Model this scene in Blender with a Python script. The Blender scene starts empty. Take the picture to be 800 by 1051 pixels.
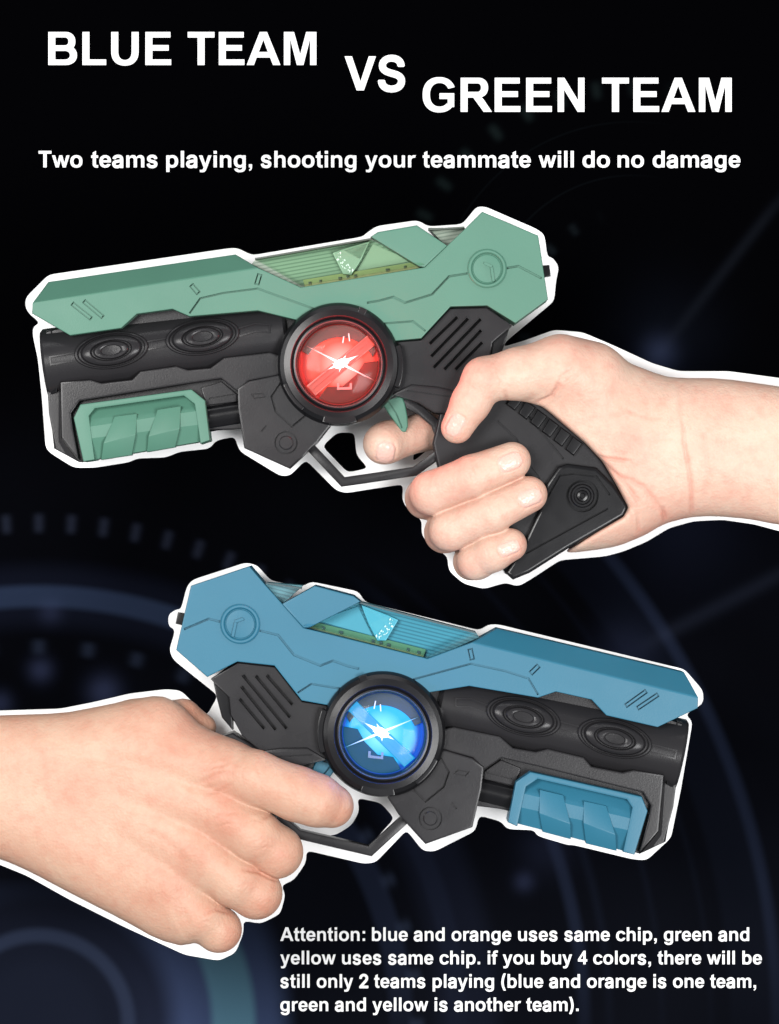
import bpy, bmesh, math, random
import numpy as np
from mathutils import Vector

# ------------------------------------------------------------------ scale, camera, light
S = 0.0005            # one unit of the plan drawing is half a millimetre
CX, CY = 400.0, 525.5 # centre of the plan
D = 4000.0            # camera distance in plan units (2 m)
sc = bpy.context.scene
C = sc.collection

cam = bpy.data.cameras.new("camera")
camo = bpy.data.objects.new("camera", cam); C.objects.link(camo)
camo.location = (0, -D*S, 0); camo.rotation_euler = (math.radians(90), 0, 0)
cam.sensor_fit = 'VERTICAL'; cam.sensor_height = 24; cam.lens = 24*D/1051.0
cam.clip_start = 0.05; cam.clip_end = 50
sc.camera = camo
sc.view_settings.view_transform = 'Standard'; sc.view_settings.look = 'None'
sc.view_settings.exposure = 0.0; sc.view_settings.gamma = 1.0
sc.view_settings.use_curve_mapping = False

w = bpy.data.worlds.new("World"); sc.world = w; w.use_nodes = True
w.node_tree.nodes["Background"].inputs[0].default_value = (0.95, 0.97, 1, 1)
w.node_tree.nodes["Background"].inputs[1].default_value = 0.32

def softbox(name, loc, target, sx, sy, power, col=(1, 1, 1)):
    l = bpy.data.lights.new(name, 'AREA'); l.shape = 'RECTANGLE'; l.size = sx; l.size_y = sy
    l.energy = power; l.color = col
    o = bpy.data.objects.new(name, l); C.objects.link(o); o.location = loc
    o.rotation_euler = (Vector(target)-Vector(loc)).to_track_quat('-Z', 'Y').to_euler()
    return o
softbox("key_softbox", (-0.66, -1.7, 0.28), (0, 0, -0.0), 0.6, 0.6, 34, (1, 0.985, 0.965))
softbox("fill_softbox", (0.64, -1.7, -0.40), (0, 0, -0.05), 0.6, 0.6, 33)
softbox("top_softbox", (0.0, -0.55, 1.15), (0, 0, 0), 1.1, 0.12, 3)
softbox("edge_strip", (-1.15, -0.45, 0.25), (0, 0, 0), 0.12, 1.0, 3)
softbox("edge_strip", (1.15, -0.45, 0.1), (0, 0, 0), 0.12, 1.0, 3)

# ------------------------------------------------------------------ materials
def principled(name, col, rough=0.4, spec=0.5, **kw):
    m = bpy.data.materials.new(name); m.use_nodes = True
    b = m.node_tree.nodes["Principled BSDF"]
    b.inputs["Base Color"].default_value = (*col, 1); b.inputs["Roughness"].default_value = rough
    b.inputs["Specular IOR Level"].default_value = spec
    for k, v in kw.items(): b.inputs[k.replace('_', ' ')].default_value = v
    return m
def nodes(m): return m.node_tree.nodes, m.node_tree.links, m.node_tree.nodes["Principled BSDF"]

def plastic(name, col, rough, var=0.12, grain=0.05, spec=0.5):
    m = principled(name, col, rough, spec); N, L, b = nodes(m)
    tc = N.new('ShaderNodeTexCoord')
    n1 = N.new('ShaderNodeTexNoise'); n1.inputs['Scale'].default_value = 22; n1.inputs['Detail'].default_value = 5
    L.new(tc.outputs['Object'], n1.inputs['Vector'])
    mx = N.new('ShaderNodeMix'); mx.data_type = 'RGBA'
    mx.inputs[6].default_value = (*[c*(1-var) for c in col], 1); mx.inputs[7].default_value = (*[min(1, c*(1+var)) for c in col], 1)
    L.new(n1.outputs['Fac'], mx.inputs[0]); L.new(mx.outputs[2], b.inputs['Base Color'])
    mr = N.new('ShaderNodeMapRange'); mr.inputs[3].default_value = rough-0.07; mr.inputs[4].default_value = rough+0.1
    n3 = N.new('ShaderNodeTexNoise'); n3.inputs['Scale'].default_value = 60; n3.inputs['Detail'].default_value = 6
    L.new(tc.outputs['Object'], n3.inputs['Vector'])
    L.new(n3.outputs['Fac'], mr.inputs[0]); L.new(mr.outputs[0], b.inputs['Roughness'])
    n2 = N.new('ShaderNodeTexNoise'); n2.inputs['Scale'].default_value = 1400; n2.inputs['Detail'].default_value = 2
    L.new(tc.outputs['Object'], n2.inputs['Vector'])
    bp = N.new('ShaderNodeBump'); bp.inputs['Strength'].default_value = grain; bp.inputs['Distance'].default_value = 0.0004
    L.new(n2.outputs['Fac'], bp.inputs['Height']); L.new(bp.outputs[0], b.inputs['Normal'])
    return m

M_black = plastic("black_plastic", (0.016, 0.0155, 0.017), 0.27, 0.15, 0.10, 0.19)
M_gloss = plastic("glossy_black_plastic", (0.007, 0.007, 0.008), 0.22, 0.2, 0.03, 0.2)
M_green = plastic("sage_green_plastic", (0.060, 0.158, 0.113), 0.45, 0.10, 0.12, 0.3)
M_blue = plastic("blue_plastic", (0.018, 0.115, 0.180), 0.42, 0.10, 0.12, 0.3)
M_board = principled("white_foam_board", (0.90, 0.90, 0.90), 0.7, 0.1)
M_letter = principled("white_lettering", (0.74, 0.74, 0.74), 0.6, 0.1)

def clear_plastic(name, tint, gloss=0.12, ior=1.45):
    m = bpy.data.materials.new(name); m.use_nodes = True; N = m.node_tree.nodes; L = m.node_tree.links
    N.clear(); out = N.new('ShaderNodeOutputMaterial'); t = N.new('ShaderNodeBsdfTransparent'); t.inputs[0].default_value = (*tint, 1)
    g = N.new('ShaderNodeBsdfGlossy'); g.inputs['Roughness'].default_value = 0.08
    mix = N.new('ShaderNodeMixShader'); f = N.new('ShaderNodeFresnel'); f.inputs[0].default_value = ior
    a = N.new('ShaderNodeMath'); a.operation = 'ADD'; a.inputs[1].default_value = gloss
    L.new(f.outputs[0], a.inputs[0]); L.new(a.outputs[0], mix.inputs[0])
    L.new(t.outputs[0], mix.inputs[1]); L.new(g.outputs[0], mix.inputs[2]); L.new(mix.outputs[0], out.inputs[0])
    return m
def emissive(name, col, strength, base=(0.2, 0.2, 0.2)):
    m = principled(name, base, 0.4); b = m.node_tree.nodes["Principled BSDF"]
    b.inputs["Emission Color"].default_value = (*col, 1); b.inputs["Emission Strength"].default_value = strength
    return m

# ------------------------------------------------------------------ helpers
def tag(o, label, cat, group=None, kind=None):
    if label: o['label'] = label
    if cat: o['category'] = cat
    if group: o['group'] = group
    if kind: o['kind'] = kind
def link(name, me, mat, parent=None):
    o = bpy.data.objects.new(name, me); C.objects.link(o)
    if mat:
        me.materials.clear(); me.materials.append(mat)
    if parent: o.parent = parent
    return o
def smooth(me, ang=32):
    me.polygons.foreach_set('use_smooth', [True]*len(me.polygons)); me.set_sharp_from_angle(angle=math.radians(ang)); me.update()

class Plan:
    """turns a drawing coordinate (x, y down, d towards the viewer) into a local position of one thing"""
    def __init__(self, A, scale, origin, dshift=0.0, k=1.0):
        self.A = A; self.f = scale; self.o = origin; self.ds = dshift; self.k = k
    def w(self, x, y, d):
        X = self.A[0][0]*x+self.A[0][1]*y+self.A[0][2]; Y = self.A[1][0]*x+self.A[1][1]*y+self.A[1][2]
        return Vector(((X-CX)*S*self.f, -(d*self.k+self.ds)*S, (CY-Y)*S*self.f))
    def __call__(self, x, y, d): return self.w(x, y, d)-self.o

def bm_mesh(name, bm, mat, parent, ang=32):
    bmesh.ops.recalc_face_normals(bm, faces=bm.faces[:])
    me = bpy.data.meshes.new(name); bm.to_mesh(me); bm.free(); smooth(me, ang)
    return link(name, me, mat, parent)

def prism_bm(P, pts, d0, d1, bm=None, taper=None):
    """a polygon with real thickness; d1 may be a function of x,y"""
    bm = bm or bmesh.new()
    f1 = d1 if callable(d1) else (lambda x, y: d1)
    vf = [bm.verts.new(P(x, y, f1(x, y))) for x, y in pts]; vb = [bm.verts.new(P(x, y, d0)) for x, y in pts]
    bm.faces.new(vf); bm.faces.new(vb[::-1]); n = len(pts)
    for i in range(n): bm.faces.new((vf[i], vb[i], vb[(i+1) % n], vf[(i+1) % n]))
    return bm
def bevel_front(bm, P, dtest, off, seg=2):
    es = [e for e in bm.edges if all(-v.co.y-0 >= (-(P(0, 0, dtest)).y)-1e-7 for v in e.verts)]
    if es: bmesh.ops.bevel(bm, geom=es, offset=off*S, segments=seg, profile=0.6, affect='EDGES', clamp_overlap=True)

def strip_pts(path, wid, closed=False):
    n = len(path); L_, R_ = [], []
    for i in range(n):
        p = Vector(path[i])
        a = Vector(path[(i-1) % n]) if (i > 0 or closed) else None
        b = Vector(path[(i+1) % n]) if (i < n-1 or closed) else None
        d1 = (p-a).normalized() if a is not None else None
        d2 = (b-p).normalized() if b is not None else None
        if d1 is None: d1 = d2
        if d2 is None: d2 = d1
        n1 = Vector((-d1.y, d1.x)); n2 = Vector((-d2.y, d2.x)); m = (n1+n2).normalized()
        c = max(0.4, m.dot(n1)); q = m*(wid/2/c)
        L_.append(tuple(p+q)); R_.append(tuple(p-q))
    return L_, R_
def strip_bm(P, path, wid, d0, d1, closed=False, bm=None):
    bm = bm or bmesh.new(); L_, R_ = strip_pts(path, wid, closed)
    if not closed: return prism_bm(P, L_+R_[::-1], d0, d1, bm)
    n = len(path); f1 = d1 if callable(d1) else (lambda x, y: d1)
    lf = [bm.verts.new(P(x, y, f1(x, y))) for x, y in L_]; rf = [bm.verts.new(P(x, y, f1(x, y))) for x, y in R_]
    lb = [bm.verts.new(P(x, y, d0)) for x, y in L_]; rb = [bm.verts.new(P(x, y, d0)) for x, y in R_]
    for i in range(n):
        j = (i+1) % n
        bm.faces.new((lf[i], lf[j], rf[j], rf[i])); bm.faces.new((lb[i], rb[i], rb[j], lb[j]))
        bm.faces.new((lf[i], lb[i], lb[j], lf[j])); bm.faces.new((rf[i], rf[j], rb[j], rb[i]))
    return bm
def apply_mods(o):
    dg = bpy.context.evaluated_depsgraph_get(); dg.update()
    me = bpy.data.meshes.new_from_object(o.evaluated_get(dg)); old = o.data; o.modifiers.clear(); o.data = me
    me.name = o.name; smooth(me); bpy.data.meshes.remove(old)
def carve(o, P, cuts):
    """engrave grooves into o; cuts = [(path, width, depth_from, closed)]"""
    tmp = []
    for path, wid, d0, closed in cuts:
        bm = strip_bm(P, path, wid, d0, 90, closed)
        bmesh.ops.recalc_face_normals(bm, faces=bm.faces[:])
        me = bpy.data.meshes.new("cut"); bm.to_mesh(me); bm.free()
        c = bpy.data.objects.new("cut", me); C.objects.link(c); c.parent = o.parent; tmp.append(c)
        m = o.modifiers.new("b", 'BOOLEAN'); m.operation = 'DIFFERENCE'; m.object = c; m.solver = 'EXACT'
    apply_mods(o)
    for c in tmp:
        me = c.data; bpy.data.objects.remove(c); bpy.data.meshes.remove(me)
def even_normals(o):
    m = o.modifiers.new('even_normals', 'WEIGHTED_NORMAL'); m.weight = 100; m.keep_sharp = True; m.mode = 'FACE_AREA'
def plate(P, name, pts, d0, d1, mat, parent, bev=1.2, cuts=None, seg=2, ang=32):
    bm = prism_bm(P, pts, d0, d1)
    bmesh.ops.recalc_face_normals(bm, faces=bm.faces[:])
    if bev:
        top = d1 if not callable(d1) else min(d1(x, y) for x, y in pts)
        bevel_front(bm, P, top-0.01, bev, seg)
    o = bm_mesh(name, bm, mat, parent, ang)
    if cuts: carve(o, P, cuts)
    even_normals(o); return o
def lathe(P, name, cx, cy, prof, mat, parent, n=96, ax=1.0, ay=1.0, rot=0.0, ang=32, closed_profile=False, dfun=None):
    bm = bmesh.new(); rings = []
    cr, sr = math.cos(rot), math.sin(rot)
    for r, d in prof:
        if r < 1e-6: rings.append([bm.verts.new(P(cx, cy, d+(dfun(cx, cy) if dfun else 0)))]); continue
        ring = []
        for i in range(n):
            a = 2*math.pi*i/n; u, v = r*ax*math.cos(a), r*ay*math.sin(a)
            xx, yy = cx+u*cr-v*sr, cy+u*sr+v*cr; ring.append(bm.verts.new(P(xx, yy, d+(dfun(xx, yy) if dfun else 0))))
        rings.append(ring)
    pairs = list(zip(rings, rings[1:]))
    if closed_profile: pairs.append((rings[-1], rings[0]))
    for A, B in pairs:
        for i in range(n):
            j = (i+1) % n
            if len(A) == 1 and len(B) == 1: continue
            if len(A) == 1: bm.faces.new((A[0], B[i], B[j]))
            elif len(B) == 1: bm.faces.new((A[i], B[0], A[j]))
            else: bm.faces.new((A[i], B[i], B[j], A[j]))
    return bm_mesh(name, bm, mat, parent, ang)
def cyl(P, name, p0, p1, r0, r1, mat, parent, n=64, bev=1.5, squash=1.0):
    """rod lying in the plan between two points (x,y,d)"""
    a = Vector((p0[0], p0[1], 0)); b = Vector((p1[0], p1[1], 0)); t = (b-a).normalized(); nn = Vector((-t.y, t.x, 0))
    L_ = (b-a).length; bm = bmesh.new(); rings = []
    st = [(0, r0-bev), (bev, r0), (L_-bev, r1), (L_, r1-bev)]
    for s_, r in st:
        c = a+t*s_; dd = p0[2]+(p1[2]-p0[2])*s_/L_
        rings.append([bm.verts.new(P(*(c+nn*r*math.cos(2*math.pi*i/n)).xy, dd+squash*r*math.sin(2*math.pi*i/n))) for i in range(n)])
    for A, B in zip(rings, rings[1:]):
        for i in range(n): bm.faces.new((A[i], B[i], B[(i+1) % n], A[(i+1) % n]))
    bm.faces.new(rings[0]); bm.faces.new(rings[-1][::-1])
    return bm_mesh(name, bm, mat, parent)
BAR = ((43,373,-8), (300,339,-8), 37, 33)
def barrel_d(x, y):
    (x0, y0, d0), (x1, y1, _), r0, r1 = BAR; L_ = math.hypot(x1-x0, y1-y0); u = ((x-x0)*(x1-x0)+(y-y0)*(y1-y0))/L_; v_ = ((x-x0)*(y1-y0)-(y-y0)*(x1-x0))/L_
    r = r0+(r1-r0)*u/L_; return d0+math.sqrt(max(0, r*r-v_*v_))
def circle(cx, cy, r, n=40, ax=1, ay=1, rot=0):
    return [(cx+r*ax*math.cos(t)*math.cos(rot)-r*ay*math.sin(t)*math.sin(rot), cy+r*ax*math.cos(t)*math.sin(rot)+r*ay*math.sin(t)*math.cos(rot)) for t in [2*math.pi*i/n for i in range(n)]]
def lamp_arc(a0, a1, n=8, r=54.0): return [(348+r*math.cos(math.radians(a0+(a1-a0)*i/n)), 374+r*math.sin(math.radians(a0+(a1-a0)*i/n))) for i in range(n+1)]
def slot(x0, y0, x1, y1, wid):
    L_, R_ = strip_pts([(x0, y0), (x1, y1)], wid); return [L_[0], L_[1], R_[1], R_[0]]

# ------------------------------------------------------------------ backdrop with its printed dial artwork
BD = -330.0
def backdrop():
    f = (D-BD)/D
    me = bpy.data.meshes.new("backdrop"); bm = bmesh.new()
    W_, H_ = 760*S*f, 860*S*f; y = -BD*S
    bmesh.ops.create_cube(bm, size=1)
    for v in bm.verts: v.co = Vector((v.co.x*W_*2, v.co.y*0.012+y+0.006, v.co.z*H_*2))
    bm.to_mesh(me); bm.free()
    m = principled("printed_backdrop", (0.002, 0.002, 0.003), 0.9, 0.0); N, L, b = nodes(m)
    tc = N.new('ShaderNodeTexCoord'); sep = N.new('ShaderNodeSeparateXYZ'); L.new(tc.outputs['Object'], sep.inputs[0])
    def math_(op, a, b_=None, c=None, clamp=False):
        n = N.new('ShaderNodeMath'); n.operation = op; n.use_clamp = clamp
        for i, v in enumerate((a, b_, c)):
            if v is None: continue
            if isinstance(v, (int, float)): n.inputs[i].default_value = v
            else: L.new(v, n.inputs[i])
        return n.outputs[0]
    # plan coordinates on the sheet
    X = math_('MULTIPLY_ADD', sep.outputs[0], 1/(S*f), CX); Y = math_('MULTIPLY_ADD', sep.outputs[2], -1/(S*f), CY)
    def polar(cx, cy):
        dx = math_('SUBTRACT', X, cx); dy = math_('SUBTRACT', cy, Y)
        r = math_('SQRT', math_('ADD', math_('MULTIPLY', dx, dx), math_('MULTIPLY', dy, dy)))
        return r, math_('ARCTAN2', dx, dy)
    def band(v, c, wd):   # soft bump
        q = math_('DIVIDE', math_('SUBTRACT', v, c), wd); return math_('EXPONENT', math_('MULTIPLY', math_('MULTIPLY', q, q), -1.0))
    def plateau(v, c, hw, soft):
        q = math_('ABSOLUTE', math_('SUBTRACT', v, c)); n = N.new('ShaderNodeMapRange'); n.interpolation_type = 'SMOOTHSTEP'
        L.new(q, n.inputs[0]); n.inputs[1].default_value = hw-soft; n.inputs[2].default_value = hw+soft; n.inputs[3].default_value = 1; n.inputs[4].default_value = 0
        return n.outputs[0]
    r, th = polar(40, 1052)
    noi = N.new('ShaderNodeTexNoise'); noi.inputs['Scale'].default_value = 9; noi.inputs['Detail'].default_value = 2
    L.new(tc.outputs['Object'], noi.inputs['Vector'])
    nz = math_('MULTIPLY_ADD', noi.outputs['Fac'], 1.5, 0.25)
    items = []
    def add(val, col, k): items.append((math_('MULTIPLY', val, k), col))
    add(math_('MULTIPLY', plateau(r, 440, 11, 5), plateau(th, 0.0, 0.55, .25)), (0.011, 0.018, 0.037), 1.3)
    add(plateau(r, 440, 30, 14), (0.006, 0.008, 0.018), 0.5)
    tick = math_('POWER', math_('MULTIPLY_ADD', math_('COSINE', math_('MULTIPLY', th, 97)), 0.5, 0.5), 4)
    add(math_('MULTIPLY', math_('MULTIPLY', plateau(r, 515, 9, 5), tick), plateau(th, 0.12, 0.42, .12)), (0.013, 0.016, 0.028), .8)
    add(math_('MULTIPLY', plateau(r, 388, 7, 5), math_('POWER', math_('MULTIPLY_ADD', math_('COSINE', math_('MULTIPLY', th, 48)), 0.5, 0.5), 5)), (0.010, 0.014, 0.026), 1.0)
    add(plateau(r, 92, 7, 5), (0.010, 0.014, 0.026), 1.3)
    add(plateau(r, 0, 84, 30), (0.006, 0.008, 0.016), 1.0)
    low = N.new('ShaderNodeMapRange'); L.new(Y, low.inputs[0]); low.inputs[1].default_value = 900; low.inputs[2].default_value = 1051
    add(math_('MULTIPLY', plateau(r, 200, 22, 6), low.outputs[0]), (0.030, 0.09, 0.09), .85)
    add(math_('MULTIPLY', plateau(r, 195, 58, 16), low.outputs[0]), (0.022, 0.034, 0.075), 1.1)
    add(math_('MULTIPLY', plateau(r, 130, 40, 25), low.outputs[0]), (0.012, 0.016, 0.034), 0.8)
    for rr, hw, k in ((372, 12, .6), (430, 10, .2), (560, 6, .7), (586, 4, .2), (758, 6, .6), (735, 25, .12), (640, 2.5, .15), (690, 2.2, .12)):
        add(math_('MULTIPLY', plateau(r, rr, hw, 5), plateau(th, 1.15, .38, .22)), (0.011, 0.016, 0.034), k)
    # faint dial top right and bright bead
    r2, th2 = polar(650, 330)
    add(math_('MULTIPLY', math_('MULTIPLY', plateau(r2, 240, 8, 6), math_('POWER', math_('MULTIPLY_ADD', math_('COSINE', math_('MULTIPLY', th2, 40)), 0.5, 0.5), 5)), plateau(th2, -0.9, .9, .3)), (0.006, 0.010, 0.010), .8)
    add(math_('MULTIPLY', math_('MULTIPLY', plateau(r2, 112, 6, 4), math_('POWER', math_('MULTIPLY_ADD', math_('COSINE', math_('MULTIPLY', th2, 22)), 0.5, 0.5), 5)), plateau(th2, -1.2, .7, .3)), (0.007, 0.010, 0.012), .8)
    r3, _ = polar(676, 364)
    add(band(r3, 0, 17), (0.030, 0.040, 0.085), 1.0)
    add(band(r3, 0, 60), (0.006, 0.008, 0.014), .7)
    for rr, kk in ((150, .12), (205, .10)):
        add(math_('MULTIPLY', plateau(r2, rr, 1.0, .8), plateau(th2, -0.9, .9, .3)), (0.006, 0.009, 0.010), kk*1.5)
    # thin diagonal streaks on the print
    u = math_('ADD', math_('MULTIPLY', X, 0.787), math_('MULTIPLY', Y, 0.617))
    add(math_('MULTIPLY', band(u, 756.5, 6), plateau(Y, 290, 90, 30)), (0.012, 0.015, 0.022), .28)
    u2 = math_('ADD', math_('MULTIPLY', X, 0.46), math_('MULTIPLY', Y, 0.888))
    add(math_('MULTIPLY', band(u2, 892, 8), plateau(X, 740, 75, 30)), (0.012, 0.015, 0.026), .4)
    for bx, by, br, k in ((42, 688, 12, 1.3), (107, 710, 16, 1.6), (0, 722, 12, 1.2), (52, 628, 12, .7), (538, 905, 10, .9), (640, 670, 30, .5), (700, 540, 60, .25), (560, 870, 26, .4)):
        rb, _ = polar(bx, by); add(band(rb, 0, br), (0.014, 0.018, 0.040), k)
    acc = None
    base = N.new('ShaderNodeMapRange'); L.new(Y, base.inputs[0]); base.inputs[1].default_value = 350; base.inputs[2].default_value = 1000
    items.append((math_('MULTIPLY', base.outputs[0], nz), (0.003, 0.0036, 0.006)))
    cur = None
    for v, col in items:
        s_ = N.new('ShaderNodeVectorMath'); s_.operation = 'SCALE'; s_.inputs[0].default_value = col; L.new(v, s_.inputs['Scale'])
        if cur is None: cur = s_.outputs[0]
        else:
            a = N.new('ShaderNodeVectorMath'); a.operation = 'ADD'; L.new(cur, a.inputs[0]); L.new(s_.outputs[0], a.inputs[1]); cur = a.outputs[0]
    a = N.new('ShaderNodeVectorMath'); a.operation = 'MULTIPLY_ADD'; L.new(cur, a.inputs[0]); a.inputs[1].default_value = (0.6, 0.6, 0.6); a.inputs[2].default_value = (0.0006, 0.0006, 0.0009)
    L.new(a.outputs[0], b.inputs['Base Color'])
    o = link("backdrop", me, m); tag(o, "black printed backdrop with faint blue dial rings behind both hands", None, None, 'structure')
backdrop()

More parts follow.
